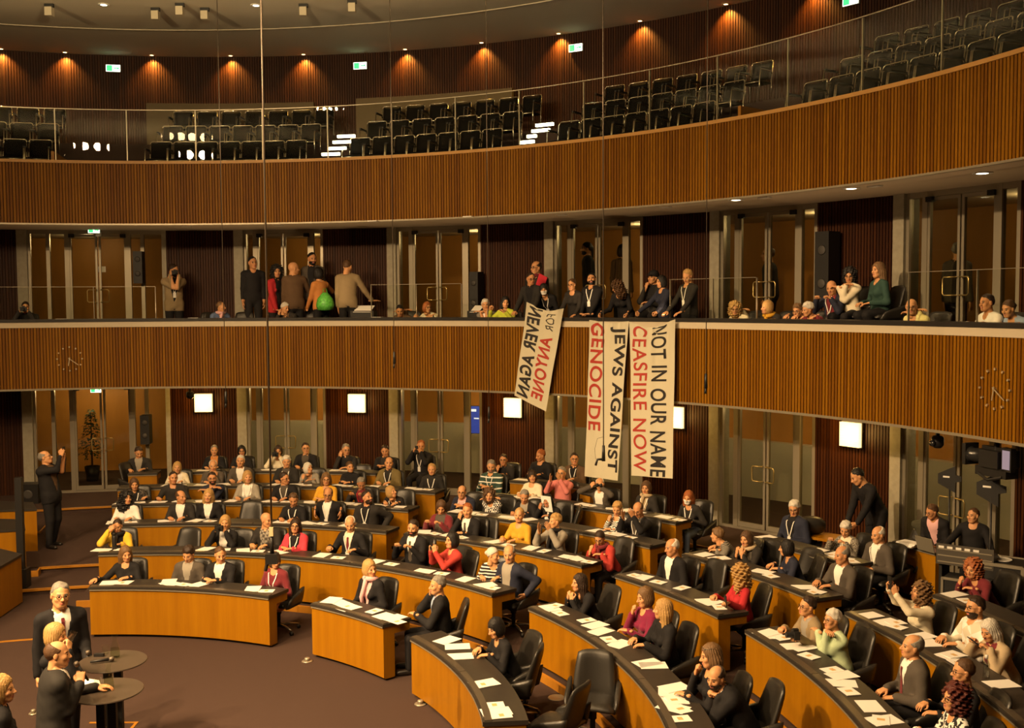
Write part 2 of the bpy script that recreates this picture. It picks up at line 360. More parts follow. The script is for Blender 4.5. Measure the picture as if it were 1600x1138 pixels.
def door_bay(n, a0, a1, z0, z1, wide=False):
    """glazed double door between two wood panels: stone pier, side lights, two leaves with looped handles"""
    A, B = Vector(P2(RW, a0, z0)), Vector(P2(RW, a1, z0)); w = (B - A).length; ux = (B - A).normalized(); uy = Vector((0, 0, 1)).cross(ux)
    M = Matrix(((ux.x, uy.x, 0, A.x), (ux.y, uy.y, 0, A.y), (0, 0, 1, z0), (0, 0, 0, 1))); h = z1 - z0
    fr = MB(); 
    pier = .22; x = 0
    st = MB(); st.box(0, pier, -.06, .30, 0, h, M); 
    if wide: st.box(w - .1, w, -.04, .25, 0, h, M)
    lw = .60; side = (w - pier - .07 - 2 * lw - .30) / 2
    xs = [pier]
    xs = {'f0': pier, 'g0': pier + .07, 'f1': pier + .07 + side, 'l0': pier + .17 + side, 'l1': pier + .20 + side + lw, 'f2': pier + .20 + side + 2 * lw, 'g1': pier + .30 + side + 2 * lw, 'f3': w - .06}
    for k, ww in (('f0', .06), ('f1', .10), ('f2', .10), ('f3', .06)): fr.box(xs[k], xs[k] + ww, .0, .10, 0, h, M)
    fr.box(pier, w, .005, .095, h - .09, h, M); fr.box(pier, w, .005, .095, 0, .05, M)
    if wide:
        fr.box(xs['g0'] + side * .45, xs['g0'] + side * .45 + .08, .0, .1, 0, h, M); fr.box(xs['g1'] + side * .3, xs['g1'] + side * .3 + .08, .0, .1, 0, h, M)
    root = struct(fr.build('door_%d' % n, M_ALU))
    st.build('stone_pier', M_STONE, root)
    gl = MB(); gl.box(xs['g0'], xs['f1'], .04, .05, .05, h - .09, M); gl.build('side_pane', M_DOORGL, root)
    gl = MB(); gl.box(xs['g1'], xs['f3'], .04, .05, .05, h - .09, M); gl.build('side_pane', M_DOORGL, root)
    for k, hx in ((xs['l0'], 1), (xs['l1'], 0)):
        lf = MB(); s = .045
        for b in ((k, k + s, .055, h - .095), (k + lw - s, k + lw, .055, h - .095), (k + s, k + lw - s, .055, .055 + .09), (k + s, k + lw - s, h - .15, h - .095)):
            lf.box(b[0], b[1], .015, .075, b[2], b[3], M)
        leaf = lf.build('leaf', M_ALU, root)
        gp = MB(); gp.box(k + s, k + lw - s, .04, .052, .14, h - .15, M); gp.build('pane', M_DOORGL, leaf)
        xh = k + lw - .035 if hx else k + .035; d = -1 if hx else 1
        hb = MB(); loop = [M @ Vector((xh + d * u, v, zz)) for u, v, zz in ((0, 0, 1.25), (0, -.07, 1.25), (d * 0 + .16, -.085, 1.25), (.185, -.085, 1.22), (.185, -.085, 1.0), (.16, -.085, .97), (0, -.07, .97), (0, 0, .97))]
        hb.tube(loop, .012, 6); hb.build('handle', mat('brass_handle', (.45, .33, .12), .3, .8), leaf, True)
        cb = MB(); cx = k + .0 if hx else k + lw - .12
        cb.box(cx, cx + .12, -.05, .03, h - .17, h - .09, M); cb.build('door_closer', M_BLACK, leaf)
    return M, w, h
n = 1; BAYS = {}
bays = [(-16.4, -4.4)] + [(SC[i] + 2.9, SC[i + 1] - 2.9) for i in range(5)] + [(71.9, 80.5)]
for lev, (z0, z1) in enumerate(((FLOOR_B, Z_L), (G1B, Z_U))):
    for i, (a0, a1) in enumerate(bays):
        BAYS[lev, i] = door_bay(n, a0, a1, z0, z1, i == 0); n += 1
# lobby lamps
for z, pw in ((Z_L - .15, 50), (Z_U - .15, 17)):
    for a in (-12, 6, 20, 34, 48, 62): point_light('lobby_lamp', P2(17.2, a, z), pw, (1, .72, .34), .15)

# sconces: glowing square boxes on the wood panels of the chamber wall
for i, a in enumerate(SC[:5]):
    x, y, z = P2(RW - .06, a, 2.52); rz = -math.radians(a)
    r = empty('wall_sconce', (x, y, z), rz)
    where = ['nearest the exit doors with the potted tree', 'behind the person resting a cheek on one hand', 'half hidden by the mirrored banner', 'half hidden by the ceasefire banner', 'above the person bending in black'][i]
    tag(r, 'glowing square wall lamp on dark slats, ' + where, 'wall lamp', 'square wall lamps on the chamber wall')
    b = MB(); b.box(-.21, .21, .02, .07, -.22, .22); b.build('backplate', M_ALU, r)
    b = MB()
    for k in range(9): b.box(-.195, .195, -.05, .02, -.205 + k * .046, -.205 + k * .046 + .042)
    b.build('shade', emit_mat('sconce_glow', (1, .78, .36), 1.7), r)
    point_light('sconce_lamp', P2(RW - .28, a, 2.52), 30, (1, .58, .14), .12)
# exit signs on the upper back wall, over two doors
def exit_sign(loc, a, label, s=1.):
    r = empty('exit_sign', loc, -math.radians(a)); tag(r, label, 'exit sign', 'lit green exit signs')
    b = MB(); b.box(-.17 * s, .17 * s, -.02, .03, -.085 * s, .085 * s); b.build('housing', M_WHITE, r)
    b = MB(); b.box(-.16 * s, .16 * s, -.03, -.02, -.078 * s, .078 * s); b.build('lit_panel', emit_mat('exit_white', (.85, 1, .80), 3.2), r)
    b = MB(); b.box(-.15 * s, -.02 * s, -.034, -.03, -.07 * s, .07 * s)
    b.box(.02 * s, .10 * s, -.034, -.03, -.012 * s, .012 * s); b.add([(.10 * s, -.034, .04 * s), (.10 * s, -.034, -.04 * s), (.15 * s, -.034, 0)], [(0, 1, 2)])
    b.build('pictogram', emit_mat('exit_green', (.05, .75, .18), 1.6), r)
for (px, py), lab in (((177, 107), 'lit green exit sign high on the slatted wall, above the pale doorway'), ((563, 103), 'lit green exit sign on the upper wall left of the banners'), ((900, 75), 'lit green exit sign on the upper wall above the bright stair lights'), ((1330, 1), 'lit green exit sign at the very top, cut by the picture edge')):
    q = on_r(px, py, RB - .05); a = math.degrees(math.atan2(q[0], q[1])); exit_sign(q, a, lab)
for (px, py), r_, lab in (((150, 609.5), RW - .12, 'lit green exit sign over the chamber doors with the tree behind'), ((147, 360), RW - .15, 'bright exit sign above the gallery glass doors')):
    q = on_r(px, py, r_); exit_sign(q, math.degrees(math.atan2(q[0], q[1])), lab, .7 if r_ > RW - .13 else .75)
q = on_r(154, 366, RW - .1); o = MB(); o.box(-.06, .06, -.02, .02, -.05, .05); o = o.build('door_notice', M_PAPER, loc=q); tag(o, 'small white notice under the gallery exit sign', 'notice')
q = on_r(159, 421, RW - .02); o = MB(); o.box(-.09, .09, -.01, .0, -.065, .065); o = o.build('door_notice', M_PAPER, loc=q); tag(o, 'paper notice on the gallery door pane above the handle', 'notice')
# downlights washing the upper back wall, and round ones in the ceiling and soffit
def downlight(px, py, z, label, group, s=.09, strength=8):
    q = on_z(px, py, z); r = empty('downlight', (q[0], q[1], z)); tag(r, label, 'ceiling lamp', group)
    b = MB(); b.lathe([(s * 1.25, 0), (s * 1.25, -.012), (s, -.012)], 20); b.build('ring', M_WHITE, r, True)
    b = MB(); b.lathe([(s, -.006), (s * .5, -.016)], 20); b.build('lamp', emit_mat('downlight_glow', (1, .85, .55), strength), r, True)
WA = (-17.9, -13.2, -6.5, -.14, 5.9, 14.5, 21.0, 27.5, 34.2, 41.0, 47.6)
for i, a in enumerate(WA):
    r = empty('wall_washer', P2(RB - .13, a, Z_C)); tag(r, 'small recessed lamp washing the upper slatted wall, %s from the left end' % ORD[i], 'ceiling lamp', 'lamps along the upper wall')
    b = MB(); b.lathe([(.08, 0), (.08, -.008), (.06, -.008)], 16); b.build('ring', M_FASCIA, r, True)
    b = MB(); b.lathe([(.06, -.006), (.03, -.010)], 16); b.build('lamp', emit_mat('washer_glow', (1, .7, .3), 5), r, True)
    spot_light('washer_beam', P2(RB - .14, a, Z_C - .03), P2(RB + .02, a, Z_C - .7), 190, 104, (1, .52, .10), .8, .03)
downlight(162, 7, Z_C, 'bright round ceiling lamp above the left exit sign', 'round ceiling lamps')
downlight(400, 8, Z_C, 'bright round ceiling lamp beside the long hanging cable', 'round ceiling lamps')
for px, py, lab in ((1150, 312, 'round soffit lamp above the gallery door behind the banners'), (1330, 294, 'round soffit lamp above the two people seated high in the gallery'), (1535, 270, 'round soffit lamp nearest the picture edge')):
    downlight(px, py, Z_U, lab, 'round soffit lamps', .11)
    q = on_z(px, py, Z_U); spot_light('soffit_beam', (q[0], q[1], Z_U - .05), (q[0], q[1], 0), 30, 110)
for i, (px, py) in enumerate(((77, 14), (243, 20), (281, 13), (320, 20), (474, 14), (550, 8))):
    q = on_z(px, py, Z_C - .1); r = empty('ceiling_projector', (q[0], q[1], Z_C)); tag(r, 'small pale box spotlight under the ceiling, %s from the left' % ORD[i], 'spotlight', 'box spotlights under the ceiling')
    b = MB(); b.box(-.07, .07, -.07, .07, -.24, -.07); b.build('housing', M_FASCIA, r)
    b = MB(); b.box(-.09, .09, -.03, .03, -.07, 0); b.build('bracket', M_BLACK, r)
for i, (px, py) in enumerate(((291, 353), (435, 352), (583, 345), (732, 338), (878, 335), (1040, 323), (1195, 308), (1367, 290))):
    q = on_z(px, py, Z_U); b = MB(); b.box(-.1, .1, -.06, .06, -.02, 0); o = b.build('soffit_speaker', M_WHITE, loc=(q[0], q[1], Z_U)); o.rotation_euler = (0, 0, -math.atan2(q[0], q[1]))
    tag(o, 'small pale flat box under the upper gallery soffit, %s from the left' % ORD[i], 'soffit box', 'boxes under the upper soffit')

# glass balustrades
def glass_rail(name, r, z0, z1, a0, a1, nseg, label, group, posts=True, cap=True):
    root = empty(name, P2(r, (a0 + a1) / 2, z0)); c = root.location; tag(root, label, 'glass railing', group)
    cc = (-c[0], -c[1]); st = (a1 - a0) / nseg
    for i in range(nseg):
        b = MB(); b.arcbox(cc, r - .006, r + .006, 0, z1 - z0, a0 + st * i + .03, a0 + st * (i + 1) - .03, 8); b.build('pane', M_GLASS, root)
    if cap:
        b = MB(); b.arcbox(cc, r - .008, r + .008, z1 - z0, z1 - z0 + (.015 if z0 > 6 else .008), a0, a1, 8 * nseg); b.build('top_rail', M_ALU, root)
    if posts:
        for i in range(nseg + 1):
            x, y, _ = P2(r + .03, a0 + st * i, 0, cc); b = MB(); b.box(-.010 if z0 > 6 else -.005, .010 if z0 > 6 else .005, -.015, .015, 0, z1 - z0, Matrix.Translation((x, y, 0)) @ Matrix.Rotation(-math.radians(a0 + st * i), 4, 'Z')); b.build('post', M_ALU, root)
glass_rail('glass_balustrade', R2 + .05, Z_V, 8.91, -30, 91.2, 20, 'long clear glass balustrade with slim posts along the upper gallery', None)
for lab, x0, x1, k in (('glass screen on the gallery rail before the exit doors, empty but for one crouching photographer', -60, 242, 3), ('glass screen on the gallery rail behind the red-haired person leaning out', 579, 720, 2), ('glass screen on the gallery rail between the banners and the seated couple in red', 1046, 1181, 2), ('glass screen on the gallery rail beside the person in the pale yellow shirt', 1418, 1640, 2)):
    aa = []
    for x in (x0, x1):
        q = on_r(x, 445, 13.78); aa.append(math.degrees(math.atan2(q[0], q[1])))
    glass_rail('glass_screen', 13.78, Z_RAIL, 5.19, aa[0], aa[1], k, lab, 'glass screens along the gallery rail', True, True)
# clocks: bare ticks and two hands set straight on the slats
for px, py, lab in ((109, 561, 'wall clock of bare metal ticks on the gallery front at the left'), (1555, 608, 'wall clock of bare metal ticks on the gallery front near the right edge')):
    q = on_r(px, py, R1 - .01); a = math.atan2(q[0], q[1]); r = empty('wall_clock', q, -a); tag(r, lab, 'clock', 'bare clocks on the gallery front')
    mm = mat('clock_metal', (.62, .52, .34), .35, .6)
    for k in range(12):
        th = k * math.pi / 6; b = MB(); b.box(-.012, .012, -.02, .012, .235, .265, Matrix.Rotation(th, 4, 'Y')); b.build('hour_mark', mm, r)
    for nm, L_, th, ww in (('hour_hand', .15, 190, .008), ('minute_hand', .22, 127, .007)):
        b = MB(); b.box(-ww, ww, -.03, -.02, -.03, L_, Matrix.Rotation(math.radians(th), 4, 'Y')); b.build(nm, mm, r)
    b = MB(); b.tube([(0, -.035, 0), (0, .012, 0)], .014, 10); b.build('hub', mm, r)

# ------------------------------------------------------------------ desks
ROWNAME = ['front', 'second', 'third', 'fourth', 'fifth', 'back']
DESKS = [(1, -3.6, 25.4, 'front-row curved oak desk facing the standing tables, three people in dark clothes behind'),
 (1, 33.4, 48.4, 'short front-row oak desk between two gangways, person in a pink scarf behind it'),
 (1, 55.2, 84.3, 'front-row curved oak desk seen from above, one dark-haired person at its near side'),
 (2, -6.9, 49.5, 'longest second-row oak desk, from the person in yellow to the pair leaning together'),
 (2, 56.0, 90.5, 'second-row oak desk curving past the empty black swivel chairs'),
 (3, -8.7, 23.9, 'third-row oak desk behind the person in the bright pink blazer'),
 (3, 26.2, 49.4, 'third-row oak desk of the person in the mustard yellow sweater'),
 (3, 54.0, 68.3, 'third-row oak desk of the open white collar and the red jacket'),
 (3, 72.3, 92, 'third-row oak desk of the person in the mint green sweater'),
 (4, -9.9, 22.1, 'fourth-row oak desk behind the person in the white sweater'),
 (4, 26.5, 50.2, 'fourth-row oak desk of the person in the houndstooth jacket'),
 (4, 54.0, 69.1, 'fourth-row oak desk of the person in the narrow striped top'),
 (4, 72.6, 93, 'fourth-row oak desk of the person in the argyle sweater'),
 (5, -10.6, 21.7, 'fifth-row oak desk reaching from the cream jacket to the mustard brown jacket'),
 (5, 25.2, 47.3, 'fifth-row oak desk of the person in the striped green sweater'),
 (5, 55.0, 64.7, 'fifth-row oak desk of the white-haired person with a broad lanyard'),
 (5, 72.6, 86, 'fifth-row oak desk of the person in the maroon sweater with a hand at the mouth'),
 (6, -10.6, -8.0, 'small single oak desk of the person writing by the glass doors'),
 (6, -5.2, 13.1, 'long back-row oak desk under the first two wall lamps'),
 (6, 26.6, 34.6, 'back-row oak desk below the mirrored banner'),
 (6, 62.9, 66.4, 'tall oak desk with an open laptop and stacked papers')]
DEP = .43
def desk(row, a0, a1, label):
    r = ROWR[row - 1]; z = rowz(row); zt = topz(row) + (.0 if row < 6 or a0 < 60 else .03)
    am = (a0 + a1) / 2; c0 = P2(r, am, z, DC); root = empty('desk', c0); tag(root, label, 'desk', 'curved oak desks of the chamber')
    cc = (DC[0] - c0[0], DC[1] - c0[1]); n = max(4, int((a1 - a0) / 1.2)); h = zt - z; e = math.degrees(.03 / r)
    b = MB(); b.arcbox(cc, r, r + .022, .045, h - .045, a0, a1, n); b.build('front_panel', M_DESK, root)
    b = MB(); b.arcbox(cc, r + .05, r + .10, 0, .05, a0 + e, a1 - e, n); b.build('plinth', M_BLACK, root)
    b = MB(); b.arcbox(cc, r - .015, r + DEP, h - .045, h, a0 - e * .4, a1 + e * .4, n); b.build('worktop', M_TOP, root)
    seg = max(1, round((a1 - a0) * math.pi / 180 * r / 1.3)); st = (a1 - a0) / seg
    b = MB()
    for k in range(seg): b.arcbox(cc, r + .004, r + .075, h, h + .012, a0 + st * k + .04, a0 + st * (k + 1) - .04, max(3, n // seg))
    b.build('front_ledge', mat('ledge_strip', (.075, .06, .042), .3, .1), root)
    b = MB(); b.arcbox(cc, r - .018, r - .012, h - .05, h - .034, a0, a1, n); b.build('edge_strip', M_ALU, root)
    for s, a in ((1, a0), (-1, a1)):
        w = math.degrees(.028 / r) * s
        lo, hi = min(a, a + w), max(a, a + w)
        b = MB(); b.arcbox(cc, r + .022, r + .17, .03, h - .045, lo, hi, 1); b.arcbox(cc, r + .17, r + DEP - .02, h - .15, h - .045, lo, hi, 1); b.build('end_panel', M_DESK, root)
    return root
for d in DESKS: desk(*d)
# benches of the other side, left of the standing tables
def bench(label, corner_px, z_top, z0, lx, ly):
    q = on_z(*corner_px, z_top); rz = math.radians(8); r = empty('side_bench', (q[0], q[1], z0), rz); tag(r, label, 'desk', 'oak side benches at the left edge')
    h = z_top - z0
    b = MB(); b.box(-lx, 0, -ly, 0, .03, h - .04); b.build('oak_body', M_DESK, r)
    b = MB(); b.box(-lx, .02, -ly, .02, h - .04, h); b.build('worktop', M_TOP, r)
    b = MB(); b.box(-lx, .022, -ly, .022, h - .048, h - .036); b.build('edge_strip', M_ALU, r)
def wedge(label, pts_px, z_top, z0):
    P_ = [on_z(px, py, z_top) for px, py in pts_px]; c = P_[0]; r = empty('side_bench', (c[0], c[1], z0)); tag(r, label, 'desk', 'oak side benches at the left edge')
    h = z_top - z0; Q = [(p[0] - c[0], p[1] - c[1]) for p in P_]
    def prism(b, z0_, z1_, g=0.):
        n = len(Q); cx = sum(q[0] for q in Q) / n; cy = sum(q[1] for q in Q) / n
        R = [(x + (g if x > cx else -g), y + (g if y > cy else -g)) for x, y in Q]
        V = [(x, y, z0_) for x, y in R] + [(x, y, z1_) for x, y in R]
        F = [tuple(range(n))[::-1], tuple(range(n, 2 * n))] + [(i, (i + 1) % n, n + (i + 1) % n, n + i) for i in range(n)]
        U = [[(x, y) for x, y in R][::-1], [(x, y) for x, y in R]]
        for i in range(n):
            L_ = math.hypot(R[(i + 1) % n][0] - R[i][0], R[(i + 1) % n][1] - R[i][1]); U.append([(0, z0_), (L_, z0_), (L_, z1_), (0, z1_)])
        b.add(V, F, U)
    b = MB(); prism(b, .02, h - .04); b.build('oak_body', M_DESK, r)
    b = MB(); prism(b, h - .04, h, .012); b.build('worktop', M_TOP, r)
wedge('nearest oak side bench at the left edge, beside the slim black column', [(33, 866), (0, 885), (-160, 960), (-160, 850), (-60, 843)], .80, .0)
wedge('middle oak side bench at the left edge, behind the slim black column', [(39, 826), (-120, 836), (-120, 808), (36, 812)], .98, .1)
wedge('farthest oak side bench at the left edge, before the glass doors', [(57, 795), (-100, 800), (-100, 780), (50, 785)], 1.05, .2)
for (px, py), z, w_, lab in (((60, 892), .2, .55, 'low oak platform step beside the black column, lower one'), ((64, 830), .36, .5, 'low oak platform step below the photographer, upper one')):
    q = on_z(px, py, z); b = MB(); b.box(-w_, 0, -.02, 1.3, -.2, -.0); o = b.build('platform_step', [M_NOSE], loc=(q[0], q[1], z)); o.rotation_euler = (0, 0, math.radians(14)); tag(o, lab, 'step', 'platform steps by the side benches')
    b = MB(); b.box(-w_, -.03, .02, 1.3, .0, .006); b.build('carpet_tread', M_CARPET, o)

# ------------------------------------------------------------------ chairs
def sheet(b, f, nu, nv, th, mi=0):
    """a padded sheet: f(u,v) -> point; th(u,v) thickness along the normal"""
    Pm = [[Vector(f(i / nu, j / nv)) for j in range(nv + 1)] for i in range(nu + 1)]
    V = []; 
    for sgn in (1, -1):
        for i in range(nu + 1):
            for j in range(nv + 1):
                du = Pm[min(i + 1, nu)][j] - Pm[max(i - 1, 0)][j]; dv = Pm[i][min(j + 1, nv)] - Pm[i][max(j - 1, 0)]
                nn = du.cross(dv).normalized(); V.append(Pm[i][j] + nn * sgn * th(i / nu, j / nv) / 2)
    W = nv + 1; S = (nu + 1) * W; F = []
    for i in range(nu):
        for j in range(nv):
            a = i * W + j; F += [(a, a + W, a + W + 1, a + 1), (S + a, S + a + 1, S + a + W + 1, S + a + W)]
    for i in range(nu): a = i * W; F += [(a, S + a, S + a + W, a + W), (a + nv, a + nv + W, S + a + nv + W, S + a + nv)]
    for j in range(nv): a = j; F += [(a, a + 1, S + a + 1, S + a), (nu * W + a, S + nu * W + a, S + nu * W + a + 1, nu * W + a + 1)]
    b.add(V, F, None, mi)
def edge(u): return max(.12, min(1, 7 * min(u, 1 - u))) ** .5
def make_armchair(label, kind='armchair'):
    r = empty('armchair', (0, 0, 0)); tag(r, label, 'chair', 'black leather swivel chairs')
    b = MB(); sheet(b, lambda u, v: ((u - .5) * .50, (v - .5) * .47, .435 + .02 * math.cos((u - .5) * 3) - .05 * max(0, v - .8) * 4 * (v - .8)), 8, 8, lambda u, v: .085 * edge(u) * edge(v)); b.build('seat', M_LEATHER, r, True)
    def back(u, v):
        w_ = .47 - .08 * v ** 2; x = (u - .5) * w_; rd = 1 - abs(2 * u - 1) ** 4 * .06 * v
        return (x, -.20 - .13 * v + .08 * (abs(u - .5) * 2) ** 2 * (1 - .5 * v), .43 + .50 * v * rd)
    b = MB(); sheet(b, back, 8, 10, lambda u, v: .06 * edge(u) * edge(v) + .008); b.build('backrest', M_LEATHER, r, True)
    for s in (-1, 1):
        b = MB(); sheet(b, lambda u, v: (s * (.245 + .03 * math.sin(v * 2)), .18 - .40 * u - .04 * v, .40 + (.09 + .14 * u ** .7) * v), 8, 4, lambda u, v: .045 * edge(u) + .01); b.build('armrest', M_LEATHER, r, True)
    b = MB(); b.lathe([(.03, .08), (.03, .26), (.045, .27), (.045, .40)], 12); b.build('gas_column', M_BLACK, r, True)
    b = MB()
    for k in range(5):
        t = 2 * math.pi * k / 5 + .3; b.tube([(0, 0, .10), (.16 * math.cos(t), .16 * math.sin(t), .095), (.30 * math.cos(t), .30 * math.sin(t), .07)], [.026, .02, .014], 6)
    base = b.build('star_base', mat('dark_chrome', (.22, .2, .16), .25, .8), r, True)
    for k in range(5):
        t = 2 * math.pi * k / 5 + .3; b = MB(); cx, cy = .30 * math.cos(t), .30 * math.sin(t)
        b.tube([(cx - .02 * math.sin(t), cy + .02 * math.cos(t), .03), (cx + .02 * math.sin(t), cy - .02 * math.cos(t), .03)], .03, 10); b.build('caster', M_BLACK, base, True)
    return r
PROTO_CHAIR = make_armchair('x'); CH_USED = [False]
def armchair(x, y, z, rz, label):
    if not CH_USED[0]: o = PROTO_CHAIR; CH_USED[0] = True; o.location = (x, y, z); o.rotation_euler = (0, 0, rz)
    else: o = dup(PROTO_CHAIR, (x, y, z), rz)
    o['label'] = label; return o
def make_seat():
    r = empty('gallery_chair', (0, 0, 0)); tag(r, 'x', 'chair', 'empty tubular chairs of the upper gallery')
    b = MB(); sheet(b, lambda u, v: ((u - .5) * .44, (v - .5) * .42, .45 - .01 * v), 6, 6, lambda u, v: .06 * edge(u) * edge(v) + .01); b.build('seat', M_SEAT, r, True)
    b = MB(); sheet(b, lambda u, v: ((u - .5) * .43, -.21 - .07 * v - .02 * math.cos((u - .5) * 3), .53 + .34 * v), 6, 6, lambda u, v: .05 * edge(u) * edge(v) + .01); b.build('backrest', M_SEAT, r, True)
    b = MB()
    for s in (-1, 1):
        b.tube([(s * .235, .22, .0), (s * .235, .22, .44), (s * .235, .19, .65), (s * .235, -.18, .67), (s * .235, -.23, .60)], .013, 6)
        b.tube([(s * .235, -.20, 0), (s * .235, -.19, .45), (s * .232, -.25, .84)], .013, 6)
    b.tube([(-.232, -.245, .82), (-.225, -.262, .875), (-.19, -.268, .895), (.19, -.268, .895), (.225, -.262, .875), (.232, -.245, .82)], .013, 6)
    b.tube([(-.235, .22, .42), (.235, .22, .42)], .011, 6)
    b.build('tube_frame', M_CHROME, r, True)
    for s in (-1, 1):
        b = MB(); b.box(s * .235 - .02, s * .235 + .02, -.16, .17, .672, .695); b.build('arm_pad', M_BLACK, r)
    return r
PROTO_SEAT = make_seat(); first = [True]
# four blocks of raked chairs: inner bearing, seat count, and what stands beside the block
BLK = [(-12.72, 8, -1, 'far-left block'), (-4.75, 7, 1, 'block left of the first lit stair'), (12.95, 7, 1, 'middle block above the banners'), (32.1, 7, 1, 'block beyond the second lit stair'), (53.1, 9, 1, 'block nearest the right edge')]
for a0, n, dr, nm in BLK:
    for k, (r, zf) in enumerate(((14.28, UPF[0]), (15.2, UPF[1]), (16.12, UPF[2]))):
        for i in range(n):
            a = a0 + dr * (i + .5) * (2.02 if n != 7 or a0 > 12 and a0 < 13 else 1.98) + (.1 * k if dr > 0 else 0)
            x, y, z = P2(r, a, zf); rz = math.pi - math.radians(a)
            lab = 'empty tubular chair, %s row, %s from the stair, %s' % (('front', 'middle', 'rear')[k], ORD[i], nm)
            if first[0]: o = PROTO_SEAT; first[0] = False; o.location = (x, y, z); o.rotation_euler = (0, 0, rz)
            else: o = dup(PROTO_SEAT, (x, y, z), rz)
            o['label'] = lab
# lit stair treads in the two gangways
for px, py, r_, lab in [(503, 241, 13.85, 'first'), (513, 232, 14.1, 'second'), (520, 222, 14.35, 'third'), (527, 213, 14.6, 'fourth')]:
    q = on_r(px + 14, py, r_); b = MB(); b.box(-.20, .20, -.03, .03, -.028, .028); o = b.build('lit_stair_edge', emit_mat('stair_light', (1, .9, .6), 7), loc=q); o.rotation_euler = (0, 0, -math.atan2(q[0], q[1]))
    tag(o, 'bright lit stair edge of the gallery stair left of centre, %s from below' % lab, 'stair light', 'lit stair edges of the upper gallery')
for px, py, r_, lab, wd in [(824, 222, 13.85, 'first', .15), (831, 213, 14.1, 'second', .10), (845, 204, 14.35, 'third', .20), (851, 195, 14.6, 'fourth', .20)]:
    q = on_r(px, py, r_); b = MB(); b.box(-wd, wd, -.03, .03, -.028, .028); o = b.build('lit_stair_edge', emit_mat('stair_light', (1, .9, .6), 7), loc=q); o.rotation_euler = (0, 0, -math.atan2(q[0], q[1]))
    tag(o, 'bright lit stair edge of the gallery stair above the banners, %s from below' % lab, 'stair light', 'lit stair edges of the upper gallery')
# solid risers of the stairs and side cheeks of the seating blocks
for a, lab in ((-12.2, 'oak cheek panel at the end of the far-left seating block'), (50.3, 'oak cheek panel beside the gangway under the top right exit sign')):
    b = MB(); b.box(-.03, .03, 0, 1.6, 0, .55); o = b.build('cheek_panel', M_NOSE, loc=P2(13.75, a, UPF[0])); o.rotation_euler = (0, 0, -math.radians(a)); tag(o, lab, 'panel')
# pale panels painting in the reflections behind the rear chairs
for x0, x1, y, lab in ((228, 490, 161, 'pale painted reflection behind the rear chairs left of centre'), (556, 800, 154, 'pale painted reflection behind the rear chairs above the banners')):
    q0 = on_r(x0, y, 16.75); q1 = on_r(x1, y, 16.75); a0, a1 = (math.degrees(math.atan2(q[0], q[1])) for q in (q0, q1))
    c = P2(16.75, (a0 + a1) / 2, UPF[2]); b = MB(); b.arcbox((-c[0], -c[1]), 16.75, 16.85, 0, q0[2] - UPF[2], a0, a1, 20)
    o = b.build('reflection_panel', mat('reflection_paint', (.15, .105, .045), .6), loc=c); tag(o, lab, 'reflection_panel')

# ------------------------------------------------------------------ figures
def surfnet(F, o, h):
    """closed surface of the field F < 0 on a grid (dual vertices, one quad per crossed edge)"""
    S = F < 0; nx, ny, nz = F.shape
    c = [(i, j, k) for i in (0, 1) for j in (0, 1) for k in (0, 1)]
    sub = lambda A, q: A[q[0]:nx - 1 + q[0], q[1]:ny - 1 + q[1], q[2]:nz - 1 + q[2]]
    cnt = sum(sub(S, q).astype(np.int8) for q in c); act = (cnt > 0) & (cnt < 8)
    ix = np.argwhere(act)
    if len(ix) == 0: return np.zeros((0, 3)), np.zeros((0, 4), int)
    idx = -np.ones(act.shape, int); idx[act] = np.arange(len(ix))
    acc = np.zeros((len(ix), 3)); n = np.zeros(len(ix))
    val = {q: F[ix[:, 0] + q[0], ix[:, 1] + q[1], ix[:, 2] + q[2]] for q in c}
    for a in c:
        for ax in range(3):
            if a[ax]: continue
            b = list(a); b[ax] = 1; b = tuple(b); fa, fb = val[a], val[b]; m = (fa < 0) != (fb < 0)
            t = fa[m] / (fa[m] - fb[m]); p = np.tile(np.array(a, float), (m.sum(), 1)); p[:, ax] = t; acc[m] += p; n[m] += 1
    V = (ix + acc / n[:, None]) * h + o
    Q = []
    for ax in range(3):
        u, v = (ax + 1) % 3, (ax + 2) % 3
        s0 = [slice(1, -1)] * 3; s0[ax] = slice(0, -1); s1 = list(s0); s1[ax] = slice(1, None)
        A, B = S[tuple(s0)], S[tuple(s1)]
        for flag in (0, 1):
            e = np.argwhere((A & ~B) if flag == 0 else (~A & B))
            if len(e) == 0: continue
            e = e + 1; e[:, ax] -= 1
            def cell(du, dv):
                g = e.copy(); g[:, u] += du; g[:, v] += dv; return idx[g[:, 0], g[:, 1], g[:, 2]]
            q = np.stack([cell(-1, -1), cell(0, -1), cell(0, 0), cell(-1, 0)], 1)
            Q.append(q if flag == 0 else q[:, ::-1])
    Q = np.concatenate(Q); return V, Q[(Q >= 0).all(1)]
def grid(lo, hi, h):
    lo, hi = np.array(lo) - 2 * h, np.array(hi) + 2 * h; n = np.ceil((hi - lo) / h).astype(int) + 1
    g = np.stack(np.meshgrid(*[lo[k] + h * np.arange(n[k]) for k in range(3)], indexing='ij'), -1).astype(np.float32)
    return g.reshape(-1, 3), n, lo
def cap(P, a, b, ra, rb, ax=None, k=1.):
    a = np.asarray(a, np.float32); b = np.asarray(b, np.float32); d = b - a; L = float(d @ d) + 1e-9
    v = P - a; t = np.clip(v @ d / L, 0, 1); v = v - t[:, None] * d
    if ax is not None:
        ax = np.asarray(ax, np.float32); v = v + ((k - 1) * (v @ ax))[:, None] * ax
    return np.sqrt((v * v).sum(1)) - (ra + (rb - ra) * t)
